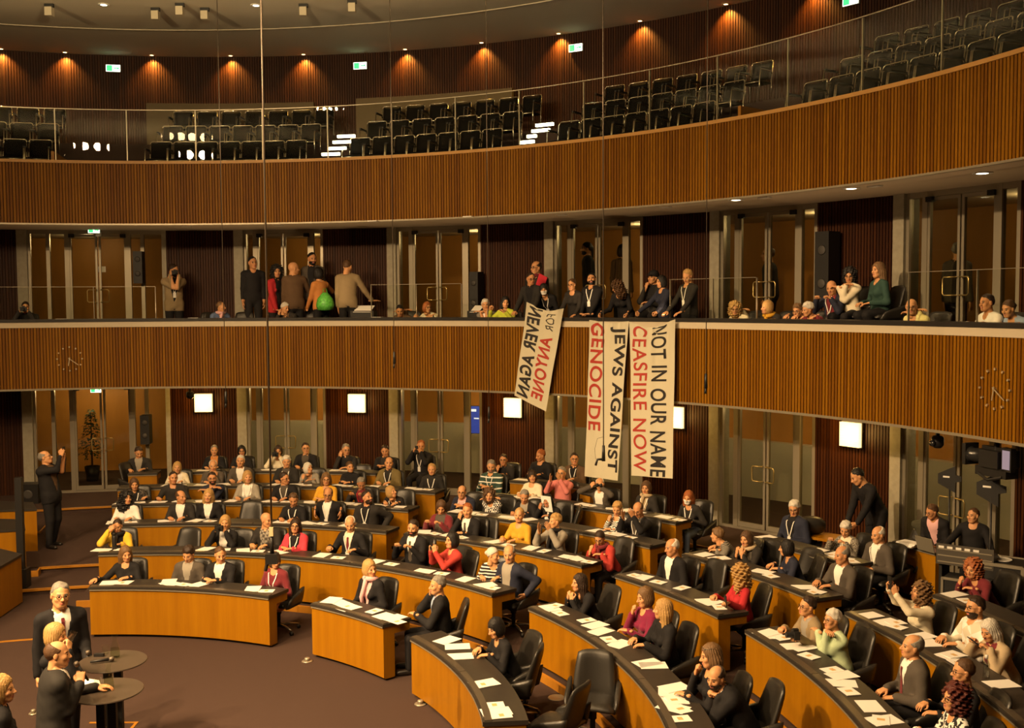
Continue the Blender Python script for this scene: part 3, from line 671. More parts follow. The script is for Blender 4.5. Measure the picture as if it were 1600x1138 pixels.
def ell(P, c, r):
    q = (P - np.asarray(c, np.float32)); r = np.asarray(r, np.float32)
    k0 = np.sqrt(((q / r) ** 2).sum(1)); k1 = np.sqrt(((q / r ** 2) ** 2).sum(1)) + 1e-6
    return k0 * (k0 - 1) / k1
def sm(a, b, k=.02):
    h = np.clip(.5 + .5 * (b - a) / k, 0, 1); return b * (1 - h) + a * h - k * h * (1 - h)
def smx(a, b, k=.01): return -sm(-a, -b, k)
def field(fn, lo, hi, h):
    P, n, o = grid(lo, hi, h); return surfnet(fn(P).reshape(n), o, h)

# heads: x right, y forward, z up, origin between the ears
def head_field(P, fem, old):
    X = P.copy(); X[:, 0] = np.abs(X[:, 0]); w_ = .95 if fem else 1.
    d = ell(P, (0, -.012, .032), (.076 * w_, .096, .09))
    d = sm(d, ell(P, (0, .028, -.035), (.060 * w_, .066, .076)), .03)
    d = sm(d, ell(P, (0, .055, -.090), ((.024, .028)[not fem], .026, .022)), .025)
    d = sm(d, cap(X, (.045 * w_, .0, -.05), (.02, .055, -.088), .022, .018), .03)
    d = sm(d, ell(X, (.042, .060, -.022), (.022, .022, .022)), .02)
    d = sm(d, cap(X, (0, .083, .024), (.040, .068, .024), .011, .010), .012)
    d = smx(d, -ell(X, (.031, .098, .004), (.017, .018, .012)), .010)
    d = np.minimum(d, ell(X, (.031, .0765, .004), (.0135, .0125, .0105)))
    d = sm(d, cap(P, (0, .088, .008), (0, .110, -.028), .008, .0125), .010)
    d = sm(d, ell(X, (.011, .100, -.032), (.009, .010, .007)), .006)
    d = sm(d, cap(X, (0, .092, -.055), (.018, .084, -.056), .007, .005), .006)
    d = sm(d, cap(X, (0, .090, -.066), (.015, .083, -.065), .008, .005), .006)
    d = smx(d, -cap(X, (0, .103, -.0605), (.020, .090, -.0595), .003, .002), .003)
    d = sm(d, ell(X, (.078 * w_, -.008, .0), (.010, .020, .032)), .008)
    d = sm(d, cap(P, (0, -.018, -.05), (0, -.035, -.14), .055 if not fem else .048, .056 if not fem else .049), .02)
    return d
HEADS = {}
def head_mesh(fem, beard, h=.0068):
    k = (fem, beard)
    if k in HEADS: return HEADS[k]
    V, Q = field(lambda P: head_field(P, fem, 0), (-.1, -.12, -.15), (.1, .13, .13), h)
    C = V[Q].mean(1); x, y, z = np.abs(C[:, 0]), C[:, 1], C[:, 2]; mi = np.zeros(len(Q), int)
    if beard:
        mi[(z < -.038) & (y > .005) & (z > -.115) & (z < -.045 + (y - .03) * .55)] = 3
        mi[(z < -.040) & (z > -.053) & (y > .075) & (x < .03)] = 3
    mi[(((x - .031) / .014) ** 2 + ((z - .004) / .0075) ** 2 < 1) & (y > .06)] = 1
    mi[(np.abs(z + .0605) < .0105) & (x < .022 - abs(0)) & (y > .077)] = 2
    mi[(np.abs(z - .024 + .12 * (x - .03)) < .0055) & (x > .012) & (x < .048) & (y > .055)] = 3
    HEADS[k] = (V, Q, mi); return HEADS[k]
def wob(P, a, f, s=0.):
    return a * (np.sin(P[:, 0] * f + s) * np.sin(P[:, 1] * f * 1.3 + 1 + s) + np.sin(P[:, 2] * f * .8 + P[:, 0] * f * .5 + 2 * s)) * .5
def curl(P, a, f):
    r = np.random.RandomState(5); d = 0
    for k in range(7):
        w_ = r.normal(size=3); w_ *= f * (.8 + .5 * r.rand()) / np.linalg.norm(w_); d = d + np.sin(P @ w_.astype(np.float32) + r.rand() * 6.3)
    return a * d / 2.2
def strands(P, a, f):
    th = np.arctan2(P[:, 0], -P[:, 1]); return a * np.sin(th * f + 8 * P[:, 2])
HAIRS = {}
def hair_mesh(style):
    if style in HAIRS: return HAIRS[style]
    def fn(P):
        X = P.copy(); X[:, 0] = np.abs(X[:, 0])
        shell = ell(P, (0, -.018, .036), (.0835, .100, .097)); face = ell(P, (0, .100, -.035), (.062, .085, .105))
        y, z = P[:, 1], P[:, 2]; line = lambda off: (.018 + off + .78 * y - z) + wob(P, .006, 130, 3)
        tap = lambda off, t=.010: np.clip(t - .34 * (z - .018 - off - .78 * y), 0, t)
        if style == 'short': d = np.maximum(shell + tap(0) + wob(P, .005, 90) - .002, line(0))
        elif style == 'crop': d = np.maximum(shell + .003 + tap(.0, .006) + wob(P, .003, 120), line(.002))
        elif style == 'full': d = np.maximum(ell(P, (0, -.016, .042), (.092, .108, .104)) + tap(-.012, .012) + wob(P, .008, 75), line(-.012))
        elif style == 'recede': d = np.maximum(np.maximum(shell + .002 + wob(P, .003, 90), line(.004)), .9 * (y - .035) + .35 * (z - .1))
        elif style == 'fringe': d = np.maximum(np.maximum(shell + wob(P, .003, 100), line(-.006)), .7 * (z - .070) + .4 * (y - .012))
        elif style in ('bob', 'bangs'):
            d = sm(ell(P, (0, -.018, .040), (.090, .106, .103)), ell(P, (0, -.022, -.02), (.102, .098, .112)), .02) + strands(P, .004, 26)
            if style == 'bangs': face = ell(P, (0, .105, -.060), (.058, .080, .095))
            d = np.maximum(smx(d, -face, .01), -.112 - z)
        elif style == 'long':
            d = sm(ell(P, (0, -.018, .040), (.090, .106, .103)), ell(P, (0, -.030, -.02), (.104, .095, .12)), .02)
            d = sm(d, cap(X, (.05, -.045, -.05), (.065, -.045, -.25), .062, .045), .03) + strands(P, .005, 24)
            d = np.maximum(smx(d, -face, .01), -(ell(P, (0, .12, -.16), (.075, .11, .15))))
        elif style == 'curly':
            d = sm(ell(P, (0, -.022, .035), (.118, .118, .122)), ell(P, (0, -.035, -.06), (.125, .10, .11)), .03) + curl(P, .015, 150)
            d = smx(d, -ell(P, (0, .105, -.030), (.064, .085, .105)), .01)
        elif style == 'longcurly':
            d = sm(ell(P, (0, -.022, .035), (.125, .12, .125)), ell(P, (0, -.045, -.12), (.155, .10, .17)), .04) + curl(P, .016, 135)
            d = smx(d, -ell(P, (0, .11, -.035), (.060, .085, .105)), .01)
        elif style == 'bun':
            d = np.maximum(shell + wob(P, .002, 60), line(-.004)); d = np.minimum(d, ell(P, (0, -.115, .02), (.038, .035, .036)))
        elif style == 'pony':
            d = np.maximum(shell + wob(P, .002, 60), line(-.004)); d = sm(d, cap(P, (0, -.11, .03), (0, -.125, -.16), .03, .018), .02)
        elif style == 'cap':
            d = np.maximum(ell(P, (0, -.014, .045), (.094, .112, .098)), .015 + .25 * y - z); d = sm(d, ell(P, (0, .115, .045), (.066, .06, .010)), .012)
        elif style == 'scarf':
            d = sm(ell(P, (0, -.02, .035), (.098, .112, .108)), ell(P, (0, -.025, -.06), (.108, .095, .11)), .02)
            d = sm(d, cap(X, (.04, -.03, -.08), (.06, .0, -.24), .062, .05), .03) + wob(P, .003, 50)
            d = smx(d, -ell(P, (0, .110, -.022), (.056, .085, .092)), .01)
        return d
    HAIRS[style] = field(fn, (-.19, -.18, -.34), (.19, .17, .17), .0085 if style not in ('longcurly', 'long', 'scarf') else .0098)
    return HAIRS[style]
# hands: y along the fingers, z out of the back of the hand, thumb towards -x (a right hand, palm down)
HANDS = {}
def hand_mesh(kind):
    if kind in HANDS: return HANDS[kind]
    curl = {'flat': 8, 'relax': 26, 'grip': 72, 'fist': 88, 'point': 60}[kind]
    segs = []
    for i, (x, L, y0) in enumerate(((-.030, .072, .086), (-.010, .080, .090), (.011, .075, .087), (.030, .058, .079))):
        c = curl if not (kind == 'point' and i == 0) else 6
        p = np.array([x, y0, .002]); a = math.radians(c * .55); sp = (i - 1.5) * .05
        for s, f in enumerate((.45, .32, .25)):
            q = p + L * f * np.array([sp * math.cos(a), math.cos(a), -math.sin(a)]); segs.append((p, q, .0092 - .0008 * s, .0086 - .001 * s)); p = q
            a += math.radians(c * (.95 if s == 0 else .7))
    tb = [(-.024, .022, -.004), (-.050, .046, -.012), (-.058, .072, -.018 - .0002 * curl), (-.050 + .0002 * curl, .094, -.022 - .0003 * curl)]
    def fn(P):
        d = cap(P, (-.022, .015, 0), (-.028, .082, 0), .017, .015, (0, 0, 1), 1.15)
        for x, y in ((-.008, .088), (.010, .085), (.027, .078)): d = sm(d, cap(P, (x * .8, .012, 0), (x, y, 0), .017, .0135, (0, 0, 1), 1.1), .012)
        d = sm(d, cap(P, (0, -.05, 0), (0, .02, 0), .027, .024, (0, 0, 1), 1.3), .015)
        f = None
        for a, b, ra, rb in segs:
            e = cap(P, a, b, ra, rb); f = e if f is None else np.minimum(f, e)
        d = sm(d, f, .006)
        t = np.minimum(np.minimum(cap(P, tb[0], tb[1], .016, .013), cap(P, tb[1], tb[2], .0125, .011)), cap(P, tb[2], tb[3], .0105, .0085))
        return sm(d, t, .009)
    HANDS[kind] = field(fn, (-.085, -.075, -.12), (.06, .185, .035), .0068); return HANDS[kind]
def V3(*a): return np.array(a, float)
def unit(v): v = np.asarray(v, float); return v / (np.linalg.norm(v) + 1e-9)
def mesh_of(name, parts, mats):
    """parts: (verts, quads, material index or array) joined to one mesh"""
    VV, QQ, MM, o = [], [], [], 0
    for v, q, m in parts:
        if len(q) == 0: continue
        VV.append(v); QQ.append(q + o); MM.append(m if hasattr(m, '__len__') else np.full(len(q), m)); o += len(v)
    V = np.concatenate(VV).astype(np.float32); Q = np.concatenate(QQ).astype(np.int32); M_ = np.concatenate(MM).astype(np.int32)
    me = bpy.data.meshes.new(name); me.vertices.add(len(V)); me.vertices.foreach_set('co', V.ravel())
    me.loops.add(len(Q) * 4); me.loops.foreach_set('vertex_index', Q.ravel()); me.polygons.add(len(Q))
    me.polygons.foreach_set('loop_start', np.arange(0, len(Q) * 4, 4, dtype=np.int32)); me.polygons.foreach_set('material_index', M_)
    me.polygons.foreach_set('use_smooth', np.ones(len(Q), bool))
    for m in mats: me.materials.append(m)
    me.update(calc_edges=True); return me
def obj_of(name, me, parent, M=None):
    o = bpy.data.objects.new(name, me); COL.objects.link(o); o.parent = parent
    if M is not None: o.matrix_local = M
    return o
SH = {}
def shared(key, fn):
    if key not in SH: SH[key] = fn()
    return SH[key]

def skin_mat(t): return mat('skin_%d' % t, [(.60, .30, .135), (.53, .25, .11), (.40, .18, .08), (.20, .09, .045)][t], .5, 0, 0, 40, .06, .35)
HC = {'bk': (.010, .008, .007), 'db': (.030, .016, .009), 'br': (.085, .042, .018), 'lb': (.15, .082, .034), 'bl': (.42, .25, .085), 'gr': (.20, .18, .15), 'wh': (.60, .56, .48), 'rd': (.30, .09, .025), 'ma': (.085, .018, .012)}
def hair_mat(c):
    k = 'hair_' + c
    if k in MATS: return MATS[k]
    return mat(k, HC[c], .5, 0, .5, 140, .3, .35)
CC = {'bk': (.012, .011, .012), 'nv': (.020, .023, .042), 'dg': (.024, .021, .019), 'gy': (.080, .066, .052), 'lg': (.30, .27, .22), 'br': (.10, .058, .030), 'tn': (.27, .20, .11), 'ol': (.16, .12, .045), 'ye': (.82, .52, .05), 'mu': (.62, .33, .03),
      'rd': (.40, .022, .028), 'co': (.44, .045, .035), 'pk': (.62, .05, .075), 'ro': (.62, .20, .18), 'wh': (.82, .79, .72), 'cr': (.74, .66, .48), 'mi': (.47, .58, .36), 'ma': (.15, .016, .022), 'pu': (.20, .012, .05), 'jb': (.10, .13, .19),
      'bl': (.09, .13, .24), 'dk': (.022, .020, .018), 'gn': (.025, .06, .048), 'ly': (.72, .66, .28), 'be': (.48, .37, .23), 'lm': (.55, .62, .06), 'tq': (.035, .055, .055), 'lb': (.28, .36, .50), 'pi': (.72, .42, .42), 'or': (.55, .22, .06)}
def pattern_mat(kind):
    k = 'cloth_' + kind
    if k in MATS: return MATS[k]
    m, N, L, P = nodes_of(k); tc = N.new('ShaderNodeTexCoord'); P.inputs['Roughness'].default_value = .85
    r = N.new('ShaderNodeValToRGB'); r.color_ramp.interpolation = 'CONSTANT'; r.color_ramp.elements[1].position = .5
    a, b = {'hound': ('bk', 'wh'), 'zebra': ('bk', 'wh'), 'stripe': ('dg', 'lg'), 'bwstripe': ('bk', 'wh'), 'argyle': ('wh', 'lg'), 'plaid': ('lg', 'gy'), 'floral': ('bk', 'wh'), 'greenstripe': ('gn', 'wh'), 'tweed': ('gy', 'lg'), 'knitdk': ('dg', 'gy')}[kind]
    r.color_ramp.elements[0].color = (*CC[a], 1); r.color_ramp.elements[1].color = (*CC[b], 1)
    if kind in ('hound', 'plaid', 'argyle'):
        t = N.new('ShaderNodeTexChecker'); t.inputs['Scale'].default_value = {'hound': 34, 'plaid': 22, 'argyle': 9}[kind]
        mp = N.new('ShaderNodeMapping'); mp.inputs['Rotation'].default_value = (.3, .785 if kind == 'argyle' else .0, .4); L.new(tc.outputs['Object'], mp.inputs[0]); L.new(mp.outputs[0], t.inputs[0]); L.new(t.outputs['Fac'], r.inputs[0])
        if kind == 'argyle': r.color_ramp.elements[1].position = .9; r.color_ramp.elements[1].color = (.66, .60, .46, 1); r.color_ramp.elements[0].color = (*CC['wh'], 1)
    elif kind in ('floral', 'tweed', 'knitdk'):
        t = N.new('ShaderNodeTexNoise'); t.inputs['Scale'].default_value = {'floral': 26, 'tweed': 70, 'knitdk': 45}[kind]; L.new(tc.outputs['Object'], t.inputs[0]); L.new(t.outputs['Fac'], r.inputs[0])
    else:
        t = N.new('ShaderNodeTexWave'); t.bands_direction = 'Z'; t.inputs['Scale'].default_value = {'zebra': 11, 'stripe': 17, 'bwstripe': 7, 'greenstripe': 3.2}[kind]
        t.inputs['Distortion'].default_value = {'zebra': 9, 'stripe': .4, 'bwstripe': .6, 'greenstripe': .2}[kind]
        if kind == 'greenstripe': r.color_ramp.elements[1].position = .86
        if kind == 'bwstripe': r.color_ramp.elements[1].position = .7
        L.new(tc.outputs['Object'], t.inputs[0]); L.new(t.outputs['Fac'], r.inputs[0])
    L.new(r.outputs[0], P.inputs['Base Color']); MATS[k] = m; return m
def cloth(c):
    if c in CC: return mat('cloth_' + c, CC[c], .82, 0, .10, 140, .08, .25, sheen=.15 if c in ('pu', 'ma') else 0)
    return pattern_mat(c)
M_EYE = mat('eye', (.035, .022, .015), .25); M_LIP = mat('lips', (.50, .17, .12), .5)

def ik(S, W, l1, l2, pole):
    d = W - S; D = np.linalg.norm(d); D2 = min(D, (l1 + l2) * .995); u = d / (D + 1e-9); W = S + u * D2
    x = (l1 * l1 - l2 * l2 + D2 * D2) / (2 * D2); y = math.sqrt(max(l1 * l1 - x * x, 1e-6)); p = pole - (pole @ u) * u
    return S + u * x + unit(p) * y, W
def hands_pose(name, hz, hy):
    """wrist, finger direction, back-of-hand normal, hand kind for right and left; person frame, desk top at .74"""
    U, F_ = V3(0, 0, 1), V3(0, 1, 0)
    dn = {'desk': ((.13, .34, .79, -.5, .8, -.1), (-.13, .34, .79, .5, .8, -.1), 'relax'), 'fold': ((.09, .33, .80, -.85, .5, 0), (-.09, .34, .79, .85, .45, 0), 'relax'),
          'lap': ((.12, .26, .66, -.4, .9, -.2), (-.12, .26, .66, .4, .9, -.2), 'relax'), 'read': ((.14, .30, .88, -.5, .6, .5), (-.14, .30, .88, .5, .6, .5), 'grip'),
          'wide': ((.24, .30, .79, -.4, .9, 0), (-.24, .30, .79, .4, .9, 0), 'relax'), 'cross': ((-.06, .20, .96, -1, .15, .1), (.08, .23, .92, 1, .1, .1), 'relax'),
          'side': ((.25, .06, .84, 0, .15, -1), (-.25, .06, .84, 0, .15, -1), 'relax'), 'rail': ((.20, .40, .86, -.2, .9, -.3), (-.20, .40, .86, .2, .9, -.3), 'relax'),
          'write': ((.14, .38, .79, -.4, .85, -.1), (-.16, .34, .79, .6, .7, 0), 'point'), 'clasp': ((.07, .30, .84, -.7, .6, .1), (-.07, .30, .84, .7, .6, .1), 'grip')}
    if name in dn: R, L, k = dn[name]
    elif name == 'chinR': R, L, k = (.08, hy + .13, hz - .20, -.25, -.1, 1), (-.10, .34, .79, .8, .5, 0), 'fist'
    elif name == 'chinL': R, L, k = (.10, .34, .79, -.8, .5, 0), (-.08, hy + .13, hz - .20, .25, -.1, 1), 'fist'
    elif name == 'chinB': R, L, k = (.05, hy + .14, hz - .20, -.2, 0, 1), (-.05, hy + .14, hz - .20, .2, 0, 1), 'fist'
    elif name == 'cheekR': R, L, k = (.11, hy + .09, hz - .15, -.2, -.1, 1), (-.10, .34, .79, .8, .5, 0), 'relax'
    elif name == 'phone': R, L, k = (.07, hy + .32, hz - .12, -.2, .1, 1), (-.07, hy + .32, hz - .12, .2, .1, 1), 'grip'
    elif name == 'camera': R, L, k = (.09, hy + .20, hz - .10, -.5, .1, .8), (-.09, hy + .20, hz - .11, .5, .1, .8), 'grip'
    elif name == 'phonehi': R, L, k = (.05, hy + .38, hz + .06, -.1, .2, 1), (-.05, hy + .36, hz + .02, .2, .2, 1), 'grip'
    elif name == 'bino': R, L, k = (.12, hy + .13, hz - .04, -.6, -.1, .8), (-.12, hy + .13, hz - .04, .6, -.1, .8), 'grip'
    elif name == 'brow': R, L, k = (.10, hy + .14, hz - .05, -.7, -.1, .7), (-.10, .34, .79, .8, .5, 0), 'relax'
    elif name == 'clap': R, L, k = (.05, .30, .98, -.1, .6, .8), (-.05, .28, .98, .15, .6, .8), 'flat'
    elif name == 'clapup': R, L, k = (.08, .34, 1.02, -.2, .5, .9), (-.12, .32, 1.05, .2, .5, .9), 'flat'
    elif name == 'mic': R, L, k = (.10, hy + .17, hz - .27, -.3, .1, .6), (-.20, .42, 1.14, .3, 1, 0), 'grip'
    elif name == 'drink': R, L, k = (.07, hy + .16, hz - .12, -.4, -.1, .8), (-.25, .06, .84, 0, .15, -1), 'grip'
    elif name == 'armR': R, L, k = (.52, .28, 1.12, .9, .4, 0), (-.24, .12, .86, 0, .3, -1), 'flat'
    elif name == 'armL': R, L, k = (.24, .14, .88, 0, .3, -1), (-.52, .22, 1.16, -.9, .3, 0), 'flat'
    elif name == 'fistR': R, L, k = (.26, .20, hz - .16, 0, 0, 1), (-.16, .34, .92, .4, .7, .4), 'fist'
    elif name == 'reachR': R, L, k = (.32, .40, .79, .3, .9, -.1), (-.12, .32, .79, .7, .6, 0), 'relax'
    elif name == 'extend': R, L, k = (.10, .34, .79, -.6, .7, 0), (-.40, .36, .84, -.7, .7, .2), 'grip'
    elif name == 'bend': R, L, k = (.10, .50, .74, -.4, .6, -.6), (-.10, .50, .74, .4, .6, -.6), 'relax'
    elif name == 'console': R, L, k = (.34, .42, .86, .1, .9, -.2), (-.30, .42, .86, .1, .9, -.2), 'relax'
    elif name == 'hipL': R, L, k = (.12, .28, .70, -.5, .8, 0), (-.30, .02, .60, .4, .5, -.5), 'relax'
    elif name == 'banner': R, L, k = (.30, .44, .88, 0, .6, -.8), (-.30, .44, .88, 0, .6, -.8), 'grip'
    elif name == 'lowmic': R, L, k = (.25, .06, .86, 0, .2, -1), (-.22, .24, 1.02, .2, .9, .2), 'grip'
    else: raise KeyError(name)
    return (V3(*R[:3]), unit(R[3:]), k), (V3(*L[:3]), unit(L[3:]), k if name not in ('write', 'mic', 'drink', 'chinR', 'cheekR', 'brow', 'fistR', 'extend') else ('relax' if name != 'extend' else 'grip'))

PEOPLE = {}
def person(key, head, floor, label, yaw, hyaw=None, hpitch=0., fem=False, beard=False, hair='short', hcol='br', skin=0, style='s', c1='bk', c2='wh', pants='bk', ex='', pose='desk', stand=False, hip=None, lean=None, vox=.021, slim=1., group=None, tuck=False):
    """head: wanted place of the head's centre; yaw: heading of the body (degrees clockwise from +Y); hyaw: heading of the face"""
    hx, hy_, hz_ = head; yr = math.radians(yaw); fwd = V3(math.sin(yr), math.cos(yr), 0)
    base = .49 if not stand else .93; full = .645
    dz = hz_ - floor
    if stand:
        s = min(1.14, max(.86, dz / (base + full) if lean is None else dz / (base + full * math.cos(math.radians(lean))))); ln = 4. if lean is None else lean
        if lean is None and dz / (base + full) < .93: s = .93; ln = math.degrees(math.acos(max(.35, min(1, (dz / s - base) / full))))
    else:
        s = min(1.08, max(.94, dz / (base + full))); rem = (dz - base * s) / (full * s)
        ln = math.degrees(math.acos(max(.62, min(.998, rem)))) if lean is None else lean
    la = math.radians(ln); hipz = dz - full * s * math.cos(la)
    org = V3(hx, hy_, 0) - fwd * full * s * math.sin(la)
    root = None
    H = V3(0, 0, hipz); u = V3(0, math.sin(la), math.cos(la)); f = V3(0, math.cos(la), -math.sin(la)); x = V3(1, 0, 0)
    g = s * slim; shw = (.178 if not fem else .152) * s
    nb = H + u * .475 * s; hc = H + u * full * s + V3(0, .012, 0)
    # torso primitives
    def torso(P, k=.03):
        if fem:
            d = cap(P, H - u * .02, H + u * .06 * s, .160 * g, .155 * g, f, 1.30)
            d = sm(d, cap(P, H + u * .06 * s, H + u * .21 * s, .150 * g, .118 * g, f, 1.35), .05)
            d = sm(d, cap(P, H + u * .21 * s, H + u * .37 * s, .118 * g, .132 * g, f, 1.38), .05)
            for sx in (-1, 1): d = sm(d, cap(P, H + u * .31 * s + x * sx * .065 + f * .06, H + u * .30 * s + x * sx * .062 + f * .085, .060, .045), .035)
        else:
            d = cap(P, H - u * .02, H + u * .18 * s, .152 * g, .146 * g, f, 1.28)
            d = sm(d, cap(P, H + u * .18 * s, H + u * .36 * s, .146 * g, .160 * g, f, 1.40), .05)
        d = sm(d, cap(P, H + u * .425 * s - x * (shw - .02), H + u * .425 * s + x * (shw - .02), .058 * s, .058 * s, f, 1.1), .05)
        for sx in (-1, 1): d = sm(d, cap(P, nb + u * .01, H + u * .44 * s + x * sx * shw * .8, .048, .042), .03)
        return d
    hr = Matrix.Identity(4)
    # head frame
    hyw = yaw if hyaw is None else hyaw; rel = (hyw - yaw + 180) % 360 - 180; rel = max(-78, min(78, rel))
    roll = (hash(key) % 13 - 6) * .9 if not isinstance(key, int) else ((key * 7) % 13 - 6) * .9
    HM = Matrix.Translation(hc) @ Matrix.Rotation(-math.radians(rel), 4, 'Z') @ Matrix.Rotation(math.radians(hpitch), 4, 'X') @ Matrix.Rotation(math.radians(roll), 4, 'Y') @ Matrix.Scale(s * (1.02 if not fem else .98), 4)
    HMn = np.array(HM)
    neck_top = (HMn @ np.array([0, -.022, -.07, 1]))[:3]
    def neck(P, inf=0.): r = (.056 if not fem else .048) * s; return cap(P, nb - u * .03, neck_top, r + inf + .006, r + inf)
    # arms
    hp = hands_pose(pose, hc[2], hc[1]) if isinstance(pose, str) else pose
    l1, l2 = .285 * s, .255 * s; arms = []
    for sx, (W, D_, hk) in ((1, hp[0]), (-1, hp[1])):
        S = H + u * .425 * s + x * sx * shw; pole = V3(sx * (.55 if not stand else .25), -.25 if not stand else -.7, -1)
        if pose == 'bino': pole = V3(sx * 1.2, .1, -.6)
        if pose in ('armR', 'armL'): pole = V3(sx * .2, -.6, -1)
        E, W2 = ik(S, W, l1, l2, pole); arms.append((S, E, W2, D_, hk, sx))
    def arm_field(P, cut=0., i=0.):
        d = None
        for S, E, W, D_, hk, sx in arms:
            W_ = E + (W - E) * (1 - cut); a = cap(P, S, E, .050 * g + i, .041 * g + i); b = cap(P, E, W_, .041 * g + i, .029 * g + i * 1.15)
            e = sm(a, b, .02); d = e if d is None else np.minimum(d, e)
        return d
    # legs
    legs = []
    for sx in (-1, 1):
        J = H + x * sx * .088 * s
        if stand:
            K = V3(sx * .105, .04, .49 * s * hipz / (.93 * s)); A = V3(sx * .115, -.03 + .05 * sx, .09)
        else:
            K = V3(sx * .12, .42, max(.44, hipz - .02)); A = V3(sx * .12, .43, .09)
            if tuck: K = V3(sx * .13, .32, max(.42, hipz - .04)); A = V3(sx * .12, .10, .09)
        legs.append((J, K, A, sx))
    def leg_field(P, i=0., wide=1.):
        d = None
        for J, K, A, sx in legs:
            e = sm(cap(P, J, K, .082 * g * wide + i, .058 * g + i), cap(P, K, A, .056 * g + i, .040 * g + i), .02)
            d = e if d is None else np.minimum(d, e)
        return d
    pts = np.array([H, nb, hc] + [p for a in arms for p in a[:3]] + [p for l in legs for p in l[:3]])
    lo, hi = pts.min(0) - .2, pts.max(0) + .2; lo[2] = max(lo[2], 0.)
    up = np.array([H - .1, nb] + [p for a in arms for p in a[:3]]); ulo, uhi = up.min(0) - .19, up.max(0) + .16
    tl = np.array([H - u * .1, nb + u * .08]); tlo, thi = tl.min(0) - .26, tl.max(0) + .26
    # body: torso, neck, limbs in one field; finer head and hands welded in
    body = field(lambda P: sm(sm(sm(torso(P), neck(P), .02), arm_field(P), .02), leg_field(P), .03), lo, hi, .028)
    parts = [(body[0], body[1], 0)]
    hv, hq, hm = head_mesh(fem, beard); parts.append(((hv @ HMn[:3, :3].T) + HMn[:3, 3], hq, hm))
    held = {}
    for S, E, W, D_, hk, sx in arms:
        y_ = unit(D_); fa = unit(W - E); n_ = V3(0, 0, 1) if abs(y_[2]) < .6 else (V3(sx * .9, .3, 0) if pose in ('clap', 'clapup') else V3(sx * .35, .95, 0) if hc[1] + .25 > W[1] and pose[:4] in ('chin', 'chee', 'brow', 'bino', 'drin') else V3(sx * .9, -.3 if pose not in ('phone', 'camera', 'phonehi') else .35, .1))
        if pose == 'side': n_ = V3(sx, 0, 0)
        z_ = unit(n_ - (n_ @ y_) * y_); x_ = np.cross(y_, z_); R_ = np.stack([x_, y_, z_], 1)
        v, q = hand_mesh(hk); v = v.copy(); 
        if sx < 0: v[:, 0] *= -1; q = q[:, ::-1]
        v = (v * s * (1. if not fem else .93)) @ R_.T + W; parts.append((v, q, 0)); held[sx] = (W, R_)
    sk = skin_mat(skin)
    me = mesh_of('person', parts, [sk, M_EYE, M_LIP, hair_mat(hcol if hcol != 'wh' or beard else 'gr')])
    root = bpy.data.objects.new('person', me); COL.objects.link(root); root.location = (org[0], org[1], floor); root.rotation_euler = (0, 0, -yr)
    tag(root, label, 'person', group)
    # hair, glasses
    if hair != 'bald':
        nm = {'cap': 'peaked_cap', 'scarf': 'headscarf'}.get(hair, 'hair')
        m = cloth('bk') if hair == 'cap' else cloth('wh') if hair == 'scarf' and hcol == 'wh' else hair_mat(hcol)
        hmsh = shared(('hair', hair, hcol), lambda: mesh_of(nm, [(*hair_mesh(hair), 0)], [m])); obj_of(nm, hmsh, root, HM)
    if 'g' in ex or 'G' in ex:
        def gl():
            b = MB()
            for sx in (-1, 1):
                b.tube([(sx * .032 + .022 * math.cos(t), .101 - .010 * abs(math.cos(t)) * (1 if sx * math.cos(t) > 0 else .2), .002 + .018 * math.sin(t)) for t in np.linspace(0, 2 * math.pi, 13)], .0026, 5, False)
                b.tube([(sx * .054, .095, .006), (sx * .078, .04, .008), (sx * .082, -.01, .006)], .002, 5)
            b.tube([(-.011, .104, .006), (.011, .104, .006)], .0022, 5); o = b.build('glasses', mat('glasses_frame', (.02, .016, .012), .3)); me = o.data; bpy.data.objects.remove(o); return me
        obj_of('glasses', shared('glasses', gl), root, HM if 'G' not in ex else HM @ Matrix.Translation((0, -.03, .085)))
    if 'm' in ex:
        def mk():
            v, q = field(lambda P: np.maximum(head_field(P, False, 0) - .006, np.maximum(.045 - P[:, 1], np.maximum(P[:, 2] + .018, -.105 - P[:, 2]))), (-.1, 0, -.13), (.1, .14, .02), .007); return mesh_of('face_mask', [(v, q, 0)], [cloth('wh')])
        obj_of('face_mask', shared('mask', mk), root, HM)
    # clothes
    inf = {'s': .020, 'j': .021, 'o': .021, 'k': .013, 't': .013, 'c': .024, 'v': .014}[style]; hem = -.05 if not stand else (-.15 if style in 'sjo' else -.07)
    cu = lambda P: (P - H) @ u; cb = lambda P: (P - H) @ x; cf = lambda P: (P - H) @ f
    def outer(P):
        d = torso(P) - inf
        if stand: d = sm(d, leg_field(P, inf, 1.05), .03)
        if style != 'v': d = sm(d, arm_field(P, .06, inf * .75), .025)
        d = d + .0025 * np.sin(P[:, 2] * 55 + P[:, 0] * 25) * np.sin(P[:, 1] * 40)
        d = smx(d, hem * s - cu(P), .006)
        if style == 't': d = np.minimum(d, np.maximum(neck(P, .010), cu(P) - .555 * s))
        else: d = smx(d, -neck(P, .009), .006); d = smx(d, -ell(P, nb + f * .055 + u * .01, (.055, .05, .06)), .008) if style in 'kv' else d
        if style in 'sjo':
            a, b, c = cu(P), np.abs(cb(P)), cf(P); a0 = {'s': .14, 'j': .02, 'o': -.3}[style] * s
            wv = np.clip((a - a0) * ({'s': .24, 'j': .22, 'o': .10}[style]), 0, .075) + (.018 if style == 'o' else 0)
            d = smx(d, -np.maximum(np.maximum(b - wv, .012 - c), (a0 - a) * .5), .004)
        return d
    names = {'s': 'suit_jacket', 'j': 'jacket', 'o': 'open_jacket', 'k': 'sweater', 't': 'turtleneck', 'c': 'coat', 'v': 'vest'}
